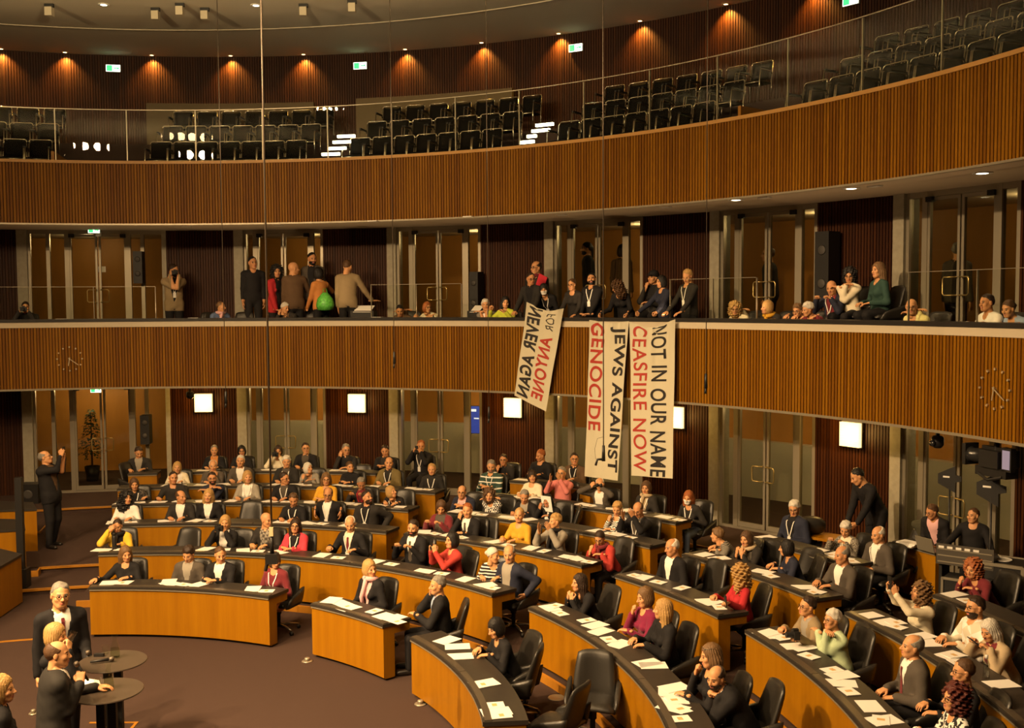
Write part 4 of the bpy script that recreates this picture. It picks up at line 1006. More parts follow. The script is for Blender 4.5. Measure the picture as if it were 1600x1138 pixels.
    v, q = field(outer, ulo, uhi, vox); obj_of(names[style], mesh_of(names[style], [(v, q, 0)], [cloth(c1)]), root)
    if style in 'sjov':
        def under(P):
            d = torso(P) - .009
            if style == 'v': d = sm(d, arm_field(P, .05, .012), .025)
            if 'n' not in ex: d = np.minimum(d, np.maximum(neck(P, .012), cu(P) - .525 * s))
            return smx(smx(d, -neck(P, .003), .004), -.06 - cu(P), .004)
        v, q = field(under, tlo if style != 'v' else ulo, thi if style != 'v' else uhi, .020); obj_of('shirt', mesh_of('shirt', [(v, q, 0)], [cloth(c2)]), root)
    if 'p' not in ex or stand:
        plo, phi = np.array([p for l in legs for p in l[:3]]).min(0) - .14, np.array([p for l in legs for p in l[:3]]).max(0) + .16; plo[2] = .03
        v, q = field(lambda P: sm(leg_field(P, .012, 1.03), cap(P, H - u * .03, H + u * .03, .160 * g, .155 * g, f, 1.28) - .006, .03), plo, phi, .026); obj_of('trousers', mesh_of('trousers', [(v, q, 0)], [cloth(pants)]), root)
        for J, K, A, sx in legs:
            def shoe():
                v, q = field(lambda P: np.maximum(sm(cap(P, (0, -.035, .045), (0, .15, .032), .042, .036, (0, 0, 1), .95), cap(P, (0, -.03, .05), (0, -.03, .11), .04, .042), .02), .004 - P[:, 2]), (-.06, -.1, 0), (.06, .21, .12), .014)
                return mesh_of('shoe', [(v, q, 0)], [mat('shoe_leather', (.015, .012, .010), .35)])
            o = obj_of('shoe', shared('shoe', shoe), root, Matrix.Translation((A[0], A[1], 0)) @ Matrix.Rotation(-sx * .15, 4, 'Z'))
    # things worn in front: distance of the outer surface along f
    def front(a, b, off=.008):
        cs = np.linspace(.0, .30, 61); P = H + u * a * s + x * b + f * cs[:, None]; P = P.astype(np.float32)
        d = torso(P) - (inf if off > 0 else .009); k = np.where(d < 0)[0]; return cs[k[-1]] + .005 + abs(off) if len(k) else .12
    pt = lambda a, b, off=.008: Vector(H + u * a * s + x * b + f * front(a, b, off))
    if 't' in ex:
        b = MB(); rows = [(.455, .014), (.44, .019), (.42, .016), (.30, .026), (.16, .034), (.12, .0)]; P_ = [(pt(a, -w_, -.007), pt(a, w_, -.007)) for a, w_ in rows]
        for i in range(len(P_) - 1): b.quad(P_[i][0], P_[i][1], P_[i + 1][1], P_[i + 1][0])
        b.build('tie', cloth({'s': 'ma'}.get(style, 'ma') if 'T' not in ex else 'gy'), root)
    if 'l' in ex:
        b = MB()
        for sx in (-1, 1):
            P_ = [Vector(nb + x * sx * .062 - f * .02 + u * .035)] + [pt(a, sx * w_) for a, w_ in ((.46, .070), (.40, .060), (.32, .038), (.22, .008))]
            for i in range(len(P_) - 1):
                w1 = Vector(x) * .008; b.quad(P_[i] - w1, P_[i] + w1, P_[i + 1] + w1, P_[i + 1] - w1)
        b.build('lanyard', cloth('wh' if 'R' not in ex else 'rd'), root)
        b = MB(); c = [pt(.22, -.032, .012), pt(.22, .032, .012), pt(.12, .032, .012), pt(.12, -.032, .012)]; d_ = Vector(f) * .003
        b.add([p + d_ for p in c] + [p - d_ for p in c], [(3, 2, 1, 0), (4, 5, 6, 7), (0, 1, 5, 4), (1, 2, 6, 5), (2, 3, 7, 6), (3, 0, 4, 7)]); b.build('badge', M_WHITE, root)
    if 'f' in ex:
        b = MB(); n_ = 14; P_ = [Vector(nb + u * (.035 + .02 * math.cos(2 * math.pi * k / n_)) + x * .082 * math.sin(2 * math.pi * k / n_) + f * (.082 * math.cos(2 * math.pi * k / n_) + .012)) for k in range(n_ + 1)]
        b.tube(P_, .034, 8, False); b.tube([P_[0], pt(.40, .03), pt(.28, .05), pt(.12, .055)], [.034, .03, .03, .025], 8)
        fc = {'P': 'pi', 'M': 'ma', 'B': 'be', 'Y': 'mu', 'K': 'bk', 'O': 'pu'}[ex[ex.index('f') + 1]]; b.build('scarf', cloth(fc), root, True)
    if 'w' in ex:
        S, E, W, D_, hk, sx = arms[1]; d_ = unit(E - W); b = MB(); b.tube([Vector(W + d_ * .01), Vector(W + d_ * .03)], .034, 10); b.build('wristwatch', mat('watch_steel', (.5, .45, .35), .25, .9), root, True)
    PEOPLE[key] = dict(root=root, held=held, org=org, yaw=yaw, floor=floor, head=V3(*head), HM=HM, hipz=hipz, s=s)
    return root

# ------------------------------------------------------------------ who sits and stands where
SEATED = []; KEY = [0]
def facing(p): return math.degrees(math.atan2(CAM[0] - p[0], CAM[1] - p[1]))
def spec(flags, cl, hr):
    st, c1, *c2 = cl.split(); hh, *hc = hr.split()
    return dict(style=st, c1=c1, c2=(c2 + ['wh'])[0], pants=(c2 + ['', ''])[1] or 'bk', hair=hh, hcol=(hc + ['br'])[0], fem='F' in flags, beard='B' in flags, skin=(2 if 'D' in flags else 3 if 'K' in flags else 1 if 'M' in flags else 0), slim=1.12 if 'W' in flags else 1.)
def seat(px, py, row, h, pit, flags, cl, hr, pose, ex, brief, turn=0, chair=True, lo=.60, hi=1.05, zz=1.13, lean=None, group=None):
    fl = rowz(row); z = fl + zz
    ro = lambda z: (lambda q: math.hypot(q[0] - DC[0], q[1] - DC[1]) - ROWR[row - 1])(on_z(px, py, z))
    while ro(z) < lo and z > fl + .98: z -= .01
    while ro(z) > hi and z < fl + 1.30: z += .01
    q = on_z(px, py, z); yaw = math.degrees(math.atan2(DC[0] - q[0], DC[1] - q[1])) + turn
    k = KEY[0]; KEY[0] += 1
    person(k, q, fl, 'person in ' + brief, yaw, facing(q) - h, pit, pose=pose, ex=ex, lean=lean, group=group, **spec(flags, cl, hr))
    o = PEOPLE[k]['org']; SEATED.append((k, row, brief))
    if chair:
        yr = math.radians(yaw); armchair(o[0] - .02 * math.sin(yr), o[1] - .02 * math.cos(yr), fl, -yr, 'swivel chair under the person in ' + brief)
    return k
def gal(px, py, r, h, pit, flags, cl, hr, pose, ex, brief, turn=0, stand=False, fl=None, chair=True, lean=None, lev=1):
    q = on_r(px, py, r); fl = (G1A if r < 15 else G1B) if fl is None else fl
    yaw = math.degrees(math.atan2(-q[0], -q[1])) + turn; k = KEY[0]; KEY[0] += 1
    person(k, q, fl, 'person in ' + brief, yaw, facing(q) - h, pit, pose=pose, ex=ex, stand=stand, lean=lean, tuck=True, **spec(flags, cl, hr))
    if not stand and chair:
        o = PEOPLE[k]['org']; yr = math.radians(yaw); armchair(o[0] - .02 * math.sin(yr), o[1] - .02 * math.cos(yr), fl, -yr, 'chair under the person in ' + brief)
    return k
def stand(px, py, z, fl, yaw, h, pit, flags, cl, hr, pose, ex, brief, lean=None, q=None):
    q = on_z(px, py, z) if q is None else q; k = KEY[0]; KEY[0] += 1
    person(k, q, fl, 'person in ' + brief, yaw, facing(q) - h, pit, pose=pose, ex=ex, stand=True, lean=lean, **spec(flags, cl, hr)); return k

# the three speakers and a fourth at the edge
TALL = stand(94, 931, 1.72, 0, 146, 12, 4, '', 's bk wh', 'short gr', 'lowmic', 'tg', 'a dark suit and burgundy tie standing behind the tables')
DRINK = stand(86, 994, 1.54, 0, 95, 68, -4, 'F', 'k bk', 'bob bl', 'drink', '', 'black drinking from a glass between the two suited speakers')
MICP = stand(88, 1024, 1.58, 0, 58, 82, 0, 'W', 's dk wh', 'fringe br', 'mic', '', 'a dark suit speaking into a microphone at the tables')
EDGE_P = stand(1, 1078, 1.55, 0, 60, 70, 0, 'F', 'j bk bk', 'long bl', 'side', '', 'black cut off by the left picture edge')
qf = on_z(84, 853, .26); qh = at_dist(73, 716, float(np.dot(qf - CAM, [0, 1, 0])) )
PHOTOG = stand(0, 0, 0, .26, 104, 72, 18, 'W', 'j bk br', 'fringe gr', 'phonehi', 'g', 'black holding a phone up in the side aisle', -9, V3(qh[0] - .05, qf[1] - .1, qh[2]))

# front row
A1 = seat(197, 866, 1, 15, -8, 'F', 'k bk', 'long lb', 'reachR', '', 'black stretching an arm along the front desk')
seat(295, 866, 1, -25, -24, '', 's gy lg', 'full db', 'lap', '', 'a grey blazer looking down at the front desk')
seat(345, 867, 1, 10, -12, '', 's bk wh', 'crop br', 'fold', '', 'a black suit, hands folded on the front desk')
MAROON = seat(430, 876, 1, 20, -10, 'F', 'k ma', 'bob br', 'lap', 'lp', 'a maroon top behind the hanging microphone')
seat(579, 889, 1, 35, 0, 'F', 's bk pi', 'bob bl', 'lap', 'fP', 'a black blazer with a pink scarf')
seat(685, 915, 1, -70, 0, '', 's bk lb', 'short gr', 'cheekR', '', 'a black suit reclining sideways, hand at cheek', turn=35)
LAPT = seat(776, 982, 1, -55, -15, 'F', 'k bk', 'bangs bk', 'desk', '', 'black with hands on papers at the nearest desk')
# second row
YEL = seat(184, 822, 2, -12, -15, 'F', 'o ye bk', 'crop db', 'brow', 'fK', 'a yellow cardigan shielding the eyes')
CAMW = seat(352, 817, 2, -5, 0, 'F', 'j bk wh', 'bob bl', 'camera', '', 'a black jacket holding a small camera to the mouth')
seat(417, 813, 2, 45, -4, '', 'o dg plaid', 'bald', 'desk', '', 'a dark blazer over a plaid shirt')
seat(462, 822, 2, -8, 2, 'F', 'o pk bk', 'long db', 'fold', 'gl', 'a bright pink blazer')
seat(548, 819, 2, -8, -16, '', 's bk cr', 'fringe wh', 'wide', 'tl', 'a black suit, burgundy tie and lanyard')
seat(646, 825, 2, -20, -4, 'B', 's bk wh', 'short db', 'read', 'tT', 'a black suit and silver tie reading a card')
PHRED = seat(707, 845, 2, -55, 4, 'F', 'k co', 'bob bk', 'phone', '', 'a red jacket filming with a phone', turn=20)
seat(771, 868, 2, 70, -6, 'F', 'k bwstripe', 'bun wh', 'desk', '', 'a black and white striped jacket leaning sideways', turn=-30)
seat(797, 866, 2, -15, -4, '', 'o nv lg', 'fringe gr', 'hipL', '', 'a navy jacket over a pale checked shirt')
seat(906, 911, 2, -65, 0, 'F', 'k bk', 'long db', 'chinB', '', 'black resting the chin on both hands', turn=5)
seat(1009, 934, 2, -60, -6, 'F', 'k pu', 'bob lb', 'chinR', '', 'a purple velvet jacket')
seat(1037, 953, 2, -100, 0, 'F', 'j bk bk', 'long bl', 'desk', '', 'a black blazer seen from behind beside the purple velvet')
seat(1112, 1026, 2, -75, -6, 'F', 'k bk', 'long lb', 'chinR', 'G', 'black sequins with sunglasses on the head, writing')
seat(1121, 1060, 2, -38, -10, 'BW', 's bk wh', 'fringe db', 'clasp', 'tT', 'a black suit and patterned tie holding a pen')
# third row, far block
seat(198, 779, 3, 25, 6, 'F', 'k wh', 'longcurly bk', 'desk', '', 'a white sweater and dark scarf, third row')
seat(283, 777, 3, 40, 0, 'M', 's dg wh', 'fringe br', 'desk', 'l', 'a grey suit with a white lanyard, third row')
seat(326, 775, 3, -12, 4, 'F', 's bk wh', 'long bl', 'lap', '', 'a black blazer beside the grey suit, third row')
seat(459, 781, 3, -5, -22, 'M', 'j bk bk', 'short br', 'desk', 'l', 'black bowing the head, long white lanyard')
seat(513, 773, 3, -8, -8, 'M', 's bk wh', 'fringe br', 'side', 'gl', 'a dark suit and glasses beside the upward-looking jacket')
seat(574, 778, 3, 40, 14, 'BMW', 'o dg bk jb', 'crop db', 'hipL', 'l', 'a dark jacket looking up, hand on hip')
seat(690, 793, 3, -5, -24, 'F', 'o ma gy', 'bob br', 'read', '', 'a dark red cardigan reading a leaflet')
seat(731, 798, 3, -15, 0, '', 's bk wh', 'short rd', 'cheekR', 'tT', 'a dark suit and tie, hand beside the mouth')
seat(812, 805, 3, -15, 2, 'F', 'k mu', 'crop bl', 'desk', '', 'a mustard yellow sweater in the third row')
seat(868, 815, 3, -60, 4, 'F', 'o lg bk', 'full bl', 'clapup', 'fK', 'a pale grey jacket clapping')
seat(938, 841, 3, -20, -26, 'F', 'o co ma', 'bun db', 'chinR', 'gfM', 'a coral red jacket with a hand at the chin')
seat(1051, 856, 3, -60, -6, 'M', 's bk wh', 'fringe wh', 'lap', '', 'a dark suit and open white collar, third row')
REDB = seat(1157, 898, 3, -120, 0, 'F', 'k rd', 'longcurly bl', 'extend', '', 'a red jacket seen from behind, arm on the desk', turn=15)
PHGR = seat(1263, 948, 3, -60, 4, '', 'o tn lg', 'short db', 'extend', 'g', 'a taupe jacket and glasses holding up a camera', turn=10)
seat(1302, 969, 3, -55, 4, 'FW', 'k mi', 'full wh', 'cross', 'g', 'a mint green sweater')
seat(1427, 1011, 3, -70, 6, 'W', 's gy wh', 'fringe gr', 'lap', 'wt', 'a grey suit and watch beside the papers', turn=5)
seat(1507, 1050, 3, -70, 0, 'F', 'k bk', 'crop br', 'desk', 'g', 'black with a white collar and glasses', hi=1.25)
seat(1494, 1092, 3, -60, 4, 'F', 'k floral', 'curly ma', 'desk', 'g', 'a black and white flowered blouse, bottom right', hi=1.3)
# fourth row
seat(210, 757, 4, 5, -8, 'F', 'j knitdk bk', 'bob br', 'wide', 'l', 'a dark striped jacket and lanyard at the row end')
seat(271, 747, 4, 12, 0, 'M', 'k dg', 'crop db', 'wide', '', 'a dark grey sweater leaning on both arms')
seat(332, 748, 4, 0, 2, 'MB', 'k nv', 'short db', 'cross', 'g', 'navy with thick black glasses and crossed arms')
seat(387, 746, 4, 10, 4, 'F', 'o lg wh', 'bob bl', 'desk', 'l', 'a pale grey jacket, fourth row')
seat(445, 748, 4, 45, -2, 'M', 'j bk gy', 'short db', 'desk', 'gl', 'a black jacket and glasses looking aside, fourth row')
seat(510, 749, 4, 0, -4, 'F', 'k mu', 'long lb', 'fold', 'g', 'a mustard sweater and glasses, fourth row')
seat(565, 756, 4, 5, -24, 'D', 'j dg ma', 'short gr', 'read', 'lR', 'a dark jacket with a red lanyard')
seat(612, 769, 4, 55, 16, 'F', 'k bk', 'bob bl', 'desk', 'l', 'black looking upward at the end of the fourth row')
seat(722, 769, 4, -10, -4, 'W', 's nv pi', 'fringe br', 'fold', 'gl', 'a navy suit and pink shirt')
seat(765, 774, 4, -5, -4, 'F', 'k hound', 'curly br', 'cross', 'l', 'a houndstooth jacket')
seat(820, 776, 4, -5, -20, 'M', 's bk lg', 'short gr', 'desk', '', 'a dark suit looking down, fourth row')
PAPW = seat(856, 783, 4, -15, 4, 'FD', 'j bk wh', 'long bk', 'cheekR', '', 'a black jacket holding a white sheet')
seat(965, 795, 4, -12, -16, 'F', 'k zebra', 'full bl', 'chinR', '', 'a zebra print blouse')
seat(998, 797, 4, -25, -20, 'M', 'j bk gy', 'fringe br', 'clapup', 'gl', 'a black jacket and lanyard bending over the desk')
seat(1122, 837, 4, -110, 0, 'F', 'k stripe', 'full lb', 'desk', '', 'a narrow striped top turned away', turn=40)
seat(1167, 843, 4, -35, -4, 'F', 'j dg lg', 'bob br', 'chinB', 'fB', 'a dark jacket and beige scarf, hands at chin')
seat(1230, 857, 4, -100, -4, 'F', 'k nv', 'bob bk', 'desk', '', 'a dark navy top turned away', turn=25)
seat(1317, 868, 4, -60, -4, 'M', 's gy wh', 'fringe gr', 'desk', '', 'a charcoal suit with an open book, fourth row')
PHCR = seat(1439, 926, 4, -65, 12, 'F', 'k cr', 'curly lb', 'phonehi', '', 'a cream sweater raising a phone')
seat(1525, 950, 4, -55, 2, 'BW', 'k argyle', 'short db', 'desk', 'g', 'an argyle sweater and glasses')
PHBG = seat(1548, 986, 4, -40, -16, 'F', 'o be ma', 'long wh', 'read', '', 'a beige cardigan holding a dark phone')
# fifth row
seat(277, 731, 5, 0, 0, 'F', 'o cr wh', 'bob bl', 'desk', '', 'a cream jacket, fifth row')
seat(333, 728, 5, 0, -6, '', 's gy lg', 'fringe wh', 'chinL', '', 'a grey suit with a hand at the mouth')
seat(376, 721, 5, -8, 4, '', 's gy wh', 'short wh', 'desk', '', 'a grey jacket and white shirt, fifth row')
seat(448, 722, 5, 0, 0, 'W', 'j dk gy', 'full wh', 'desk', 'l', 'a black leather jacket with a small badge, fifth row')
seat(482, 732, 5, 40, 10, 'F', 'k lg', 'bob wh', 'chinR', '', 'a pale cardigan tilting the head sideways')
seat(547, 730, 5, 20, 2, 'F', 't bk', 'bun br', 'fold', '', 'a black turtleneck with folded hands')
seat(608, 724, 5, 0, 4, 'W', 'j ol dg', 'fringe db', 'desk', 'l', 'a mustard brown jacket and lanyard')
seat(675, 734, 5, -8, 2, '', 't dk', 'short bl', 'lap', 'l', 'a dark sweater and lanyard at the gangway', turn=-8)
seat(768, 729, 5, -5, -12, 'BW', 'k greenstripe', 'short gr', 'fold', 'l', 'a dark green sweater with white stripes')
seat(832, 745, 5, 0, 4, 'F', 'k cr', 'bangs db', 'desk', '', 'a cream blouse, mouth open')
seat(878, 740, 5, -20, 4, '', 'v ro ro', 'short gr', 'clapup', 'g', 'a salmon pink sweater clapping')
BINO = seat(938, 757, 5, -5, 4, '', 'o gy wh', 'fringe wh', 'bino', '', 'a grey jacket looking through binoculars')
seat(1010, 763, 5, -18, -2, 'F', 'j dg be', 'bob br', 'lap', 'lfB', 'a dark jacket, beige scarf and lanyard')
seat(1076, 778, 5, -20, -10, 'F', 'k dk wh jb', 'long rd', 'lap', 'lm', 'a black top and jeans at the gangway', turn=-4)
seat(1242, 795, 5, -15, -12, 'W', 'j nv bk', 'full wh', 'lap', 'gl', 'a navy blazer with a broad white lanyard')
seat(1322, 827, 5, -15, -24, 'F', 'o tweed cr', 'full wh', 'read', 'l', 'a patterned jacket and lanyard looking down')
seat(1373, 836, 5, -50, -6, '', 's gy wh', 'fringe wh', 'lap', 'l', 'a brown grey suit with a round badge')
seat(1521, 889, 5, -30, -10, 'F', 'k ma', 'curly rd', 'chinR', '', 'a maroon sweater with a hand at the mouth')
# back row
seat(217, 707, 6, 12, -26, '', 's dg lg', 'short db', 'write', '', 'a dark suit writing at the small desk')
seat(335, 704, 6, 0, 0, 'F', 'j bk or', 'crop gr', 'desk', '', 'a dark jacket and orange top by the wall')
seat(378, 705, 6, 0, 0, 'FM', 'j bk dg', 'bob bk', 'desk', 'g', 'dark clothes and glasses in the back row')
CAP = seat(435, 705, 6, 0, -4, 'F', 'k cr', 'bob db', 'camera', '', 'a white top photographing from the back row')
seat(478, 701, 6, 5, 2, '', 's bk gy', 'short db', 'desk', 'g', 'a black suit and glasses in the back row')
seat(541, 703, 6, 15, -4, '', 'v bk dg', 'short gr', 'cheekR', 'g', 'a dark vest resting a cheek on one hand')
seat(602, 705, 6, -5, -8, 'M', 'j bk dg', 'short db', 'clasp', '', 'dark clothes with joined hands in the back row')
seat(787, 719, 6, -10, 0, 'M', 'j dg bk', 'short db', 'chinR', 'g', 'a dark jacket, glasses and a hand at the chin')
seat(845, 712, 6, -55, -10, 'M', 'k bk', 'short rd', 'desk', '', 'black turning away below the mirrored banner')
seat(898, 718, 6, 5, 6, 'M', 'j br bk', 'short db', 'desk', 'gl', 'a brown jacket smiling below the banners')
q = on_r(658, 697, 14.75)
BYDOOR = KEY[0]; KEY[0] += 1
person(BYDOOR, q, .5, 'person in black with a phone and badge beside the glass doors', math.degrees(math.atan2(-q[0], -q[1])), facing(q), -6, hair='crop', hcol='rd', skin=1, style='j', c1='bk', c2='dg', pose='camera', ex='l')
o_ = PEOPLE[BYDOOR]['org']; armchair(o_[0], o_[1], .5, -math.radians(PEOPLE[BYDOOR]['yaw']), 'black chair of the person in black beside the glass doors')
# technicians
q = on_r(1341, 745, 14.2); BEND = stand(0, 0, 0, .5, 250, -70, -28, '', 'j bk bk', 'crop bk', 'bend', '', 'black bending down below a wall lamp', 32, q)
q = on_r(1457, 800, 14.15); LAPM = stand(0, 0, 0, .5, facing(q) + 28, -55, -16, 'M', 'j bk pi', 'short br', 'desk', 'g', 'a dark suit and pink shirt leaning over a laptop', 24, q)
q = on_r(1521, 806, 14.35); TECH = stand(0, 0, 0, .5, facing(q) + 8, -38, 2, 'W', 'k bk', 'crop br', 'console', '', 'a black T-shirt at the sound console', 4, q)

# gallery
GAL = [
 gal(40, 480, 14.0, 0, -4, 'F', 'j dk bk', 'bun db', 'camera', '', 'dark clothes crouching with a camera at the rail'),
 gal(271, 423, 14.7, 60, -10, 'B', 'j tn bk', 'crop db', 'camera', 'gl', 'a tan sweater standing with a small camera', -20, True),
 gal(345, 480, 14.2, 65, 0, '', 'k bl', 'recede lb', 'desk', 'fP', 'a blue sweater and pink scarf at the rail', -40),
 gal(395, 411, 14.7, 20, -2, 'M', 'k bk', 'crop bk', 'side', '', 'black standing just inside the gallery door', -20, True),
 gal(432, 425, 14.6, 10, -4, 'FM', 'o rd bk', 'curly bk', 'lap', '', 'a red jacket standing in the arguing group', -60, True),
 gal(459, 420, 14.4, 110, 0, '', 'j br br', 'bald', 'armR', '', 'a brown jacket seen from behind, arm stretched out', 150, True),
 gal(488, 405, 14.68, 20, -6, 'BM', 'j gy bk', 'crop bk', 'side', '', 'a grey jacket facing out among the arguing group', 0, True),
 gal(499, 428, 14.55, 120, 0, 'F', 'k or', 'bob bk', 'fistR', '', 'a faded red coat raising a hand in the argument', 120, True),
 gal(543, 417, 14.35, 150, -10, '', 'j tn tn', 'crop br', 'armR', '', 'a tan suit seen from behind, arm held out', 170, True),
 gal(446, 482, 14.2, 40, -10, '', 'j dg br', 'full wh', 'cheekR', '', 'a grey jacket reclining at the rail', 20),
 gal(625, 486, 14.1, 0, -20, 'M', 'k br', 'short bk', 'cross', '', 'brown looking down behind the rail'),
 gal(668, 481, 14.0, 30, 0, 'F', 'k cr', 'bob rd', 'rail', 'g', 'a cream top leaning out over the rail', 0, False, None, False),
 gal(759, 477, 14.1, 0, 0, '', 'j lg wh', 'full wh', 'cross', '', 'a pale jacket and open shirt beside the yellow top'),
 gal(790, 473, 14.1, 10, -6, 'F', 'k lm', 'long bk', 'fistR', '', 'a yellow top raising a fist', 0),
 gal(830, 436, 13.98, 20, -10, 'M', 'j dk bk', 'crop db', 'rail', 'g', 'a dark leather jacket behind the mirrored banner', 0, True),
 gal(838, 419, 14.7, -50, 0, '', 'k dg', 'fringe db', 'side', 'gfM', 'grey and a red scarf at the back of the protesters', 0, True),
 gal(850, 453, 14.0, 0, -4, 'F', 'k bk', 'bangs bk', 'rail', 'lm', 'black with a white face mask holding the mirrored banner', 0, True),
 gal(894, 445, 14.0, -30, -10, 'F', 'k dg', 'crop br', 'rail', 'g', 'a charcoal jumper holding the mirrored banner', 0, True),
 gal(925, 437, 14.15, -10, 10, 'BW', 'k bk', 'short bk', 'fold', 'l', 'black with a lanyard calling out', 0, True),
 gal(965, 449, 13.98, 150, -20, 'F', 'k bk', 'longcurly br', 'banner', '', 'black bowed over the middle banner', 0, True),
 gal(1021, 434, 14.6, -40, 0, 'F', 'j dk bk', 'cap bk', 'chinR', '', 'a peaked cap and dark jacket seated behind', 0, False, 4.0),
 gal(1034, 441, 14.0, -60, -4, 'F', 'k nv', 'bob bk', 'banner', '', 'a navy sweater holding the ceasefire banner', 20, True),
 gal(1075, 432, 14.0, -30, -24, '', 'k dg', 'short bl', 'rail', 'l', 'a dark grey sweater and badge looking down', 15, True),
 gal(1149, 483, 14.0, 0, -8, 'F', 'k cr', 'curly bl', 'cross', 'g', 'a cream top and glasses at the gallery rail'),
 gal(1199, 481, 14.0, -60, 0, 'F', 'j dk mu', 'bob bl', 'desk', 'fY', 'a dark jacket and yellow scarf at the rail'),
 gal(1247, 486, 14.25, -30, -10, 'F', 'k ma', 'full lb', 'rail', 'g', 'dark red and glasses leaning on folded arms', 0),
 gal(1263, 484, 13.95, -60, -14, 'F', 'k ma', 'full wh', 'rail', '', 'dark red resting the head on folded arms', 0),
 gal(1300, 450, 14.6, -20, -16, '', 'o nv ma', 'bald', 'read', 'l', 'a maroon waistcoat with a white sash', 0, False, 3.95),
 gal(1328, 431, 14.72, -10, -16, 'F', 'k cr', 'curly bk', 'cross', 'g', 'a cream cardigan and glasses near the wall', 0, False, 4.1),
 gal(1373, 423, 14.72, -50, 0, 'F', 'k gn', 'long lb', 'lap', '', 'a dark green jumper near the gallery wall', 20, False, 4.1),
 gal(1425, 480, 14.0, -5, -4, '', 'k ly', 'bald', 'cross', 'g', 'a pale yellow shirt and glasses at the rail'),
 gal(1543, 474, 14.0, -50, 0, 'M', 'k wh', 'short db', 'desk', '', 'a white shirt at the gallery rail by the edge', 10),
 gal(1577, 483, 14.0, -40, -14, 'F', 'k lb', 'bun br', 'desk', '', 'light blue beside the white shirt'),
 gal(917, 389, 16.3, -80, 0, 'B', 'j bk bk', 'pony bk', 'side', '', 'black in profile behind the gallery glass door', 60, True),
 gal(972, 393, 16.4, 170, 0, 'F', 'j br bk', 'bob db', 'side', '', 'brown seen from behind through the gallery glass door', 180, True),
 gal(1201, 398, 16.2, -80, 0, '', 'j dg gy', 'fringe br', 'side', '', 'a dark suit beyond the fifth gallery door', 70, True),
 gal(1497, 393, 16.3, 160, 0, '', 'j gy gy', 'full gr', 'side', '', 'a grey jacket beyond the glass door at the right', 180, True)]

# ------------------------------------------------------------------ empty chairs of the chamber
for px, py, row, turn, lab in [(297, 848, 2, 12, 'empty swivel chair between the yellow cardigan and the small camera'), (379, 850, 2, -5, 'empty swivel chair beside the dark blazer and plaid shirt'),
 (394, 804, 3, 0, 'empty swivel chair in the third row below the pale grey jacket'), (197, 741, 6, -62, 'empty swivel chair beside the small desk of the writer'),
 (792, 797, 4, 0, 'empty swivel chair between the houndstooth jacket and the dark suit'), (763, 832, 3, 0, 'empty swivel chair left of the mustard yellow sweater, third row'),
 (903, 812, 4, 55, 'empty swivel chair turned sideways, fourth row below the binoculars'), (724, 879, 2, 10, 'empty swivel chair between the filming red jacket and the striped one'),
 (1269, 884, 4, 0, 'empty swivel chair between the navy top and the open book'), (1204, 868, 4, -10, 'empty swivel chair behind the dark navy top, fourth row'),
 (1119, 902, 3, 0, 'empty swivel chair before the narrow striped top, third row'), (1346, 1010, 3, 10, 'empty swivel chair beside the mint green sweater'),
 (838, 1042, 1, 30, 'empty swivel chair just behind the person reading at the nearest desk'), (930, 1052, 1, -62, 'large empty swivel chair facing out in the front gangway'),
 (905, 1104, 1, 40, 'empty swivel chair cut by the lower picture edge, front row'), (567, 744, 5, 0, 'empty swivel chair beside the black turtleneck, fifth row')]:
    z = rowz(row) + .68; q = on_z(px, py, z); yaw = math.degrees(math.atan2(DC[0] - q[0], DC[1] - q[1])) + turn; yr = math.radians(yaw)
    armchair(q[0] + .26 * math.sin(yr), q[1] + .26 * math.cos(yr), rowz(row), -yr, lab)
for px, py, lab in [(322, 492, 'empty black chair left of the blue sweater at the rail'), (376, 491, 'empty black chair right of the blue sweater at the rail'), (482, 491, 'empty black chair behind the arguing group at the rail'), (1345, 478, 'empty black chair below the two people near the gallery wall')]:
    q = on_r(px, py, 14.35); armchair(q[0], q[1], G1A, math.pi - math.atan2(q[0], q[1]), lab)

# ------------------------------------------------------------------ papers on the desks
rnd = random.Random(7)
def on_desk(row, ang, off, z=0.): x, y, _ = P2(ROWR[row - 1] + off, ang, 0, DC); return (x, y, topz(row) + .001 + z)
PAPERS = 'papers lying on the desks'
ms = MB(); ms.box(-.105, .105, -.1485, .1485, 0, .002); SHEET = ms.build('paper_sheet', M_PAPER); 
mb_ = MB(); mb_.box(-.075, .075, -.105, .105, 0, .005)
BOOK = mb_.build('booklet', M_PAPER); e_ = MB(); e_.box(-.035, .035, -.02, .03, .005, .0056); e_.build('printed_emblem', mat('emblem_ink', (.62, .40, .16), .7), BOOK)
used = {'s': False, 'b': False}
def paper(kind, loc, rz, label):
    src = SHEET if kind == 's' else BOOK
    if not used[kind]: used[kind] = True; o = src; o.location = loc; o.rotation_euler = (0, 0, rz)
    else: o = dup(src, loc, rz)
    tag(o, label, 'paper' if kind == 's' else 'booklet', PAPERS); return o
def seg_of(row, a):
    best = None
    for r_, a0, a1, _ in DESKS:
        if r_ == row:
            c = min(max(a, a0 + 1.2), a1 - 1.2); d = abs(c - a)
            if best is None or d < best[0]: best = (d, c)
    return best[1]
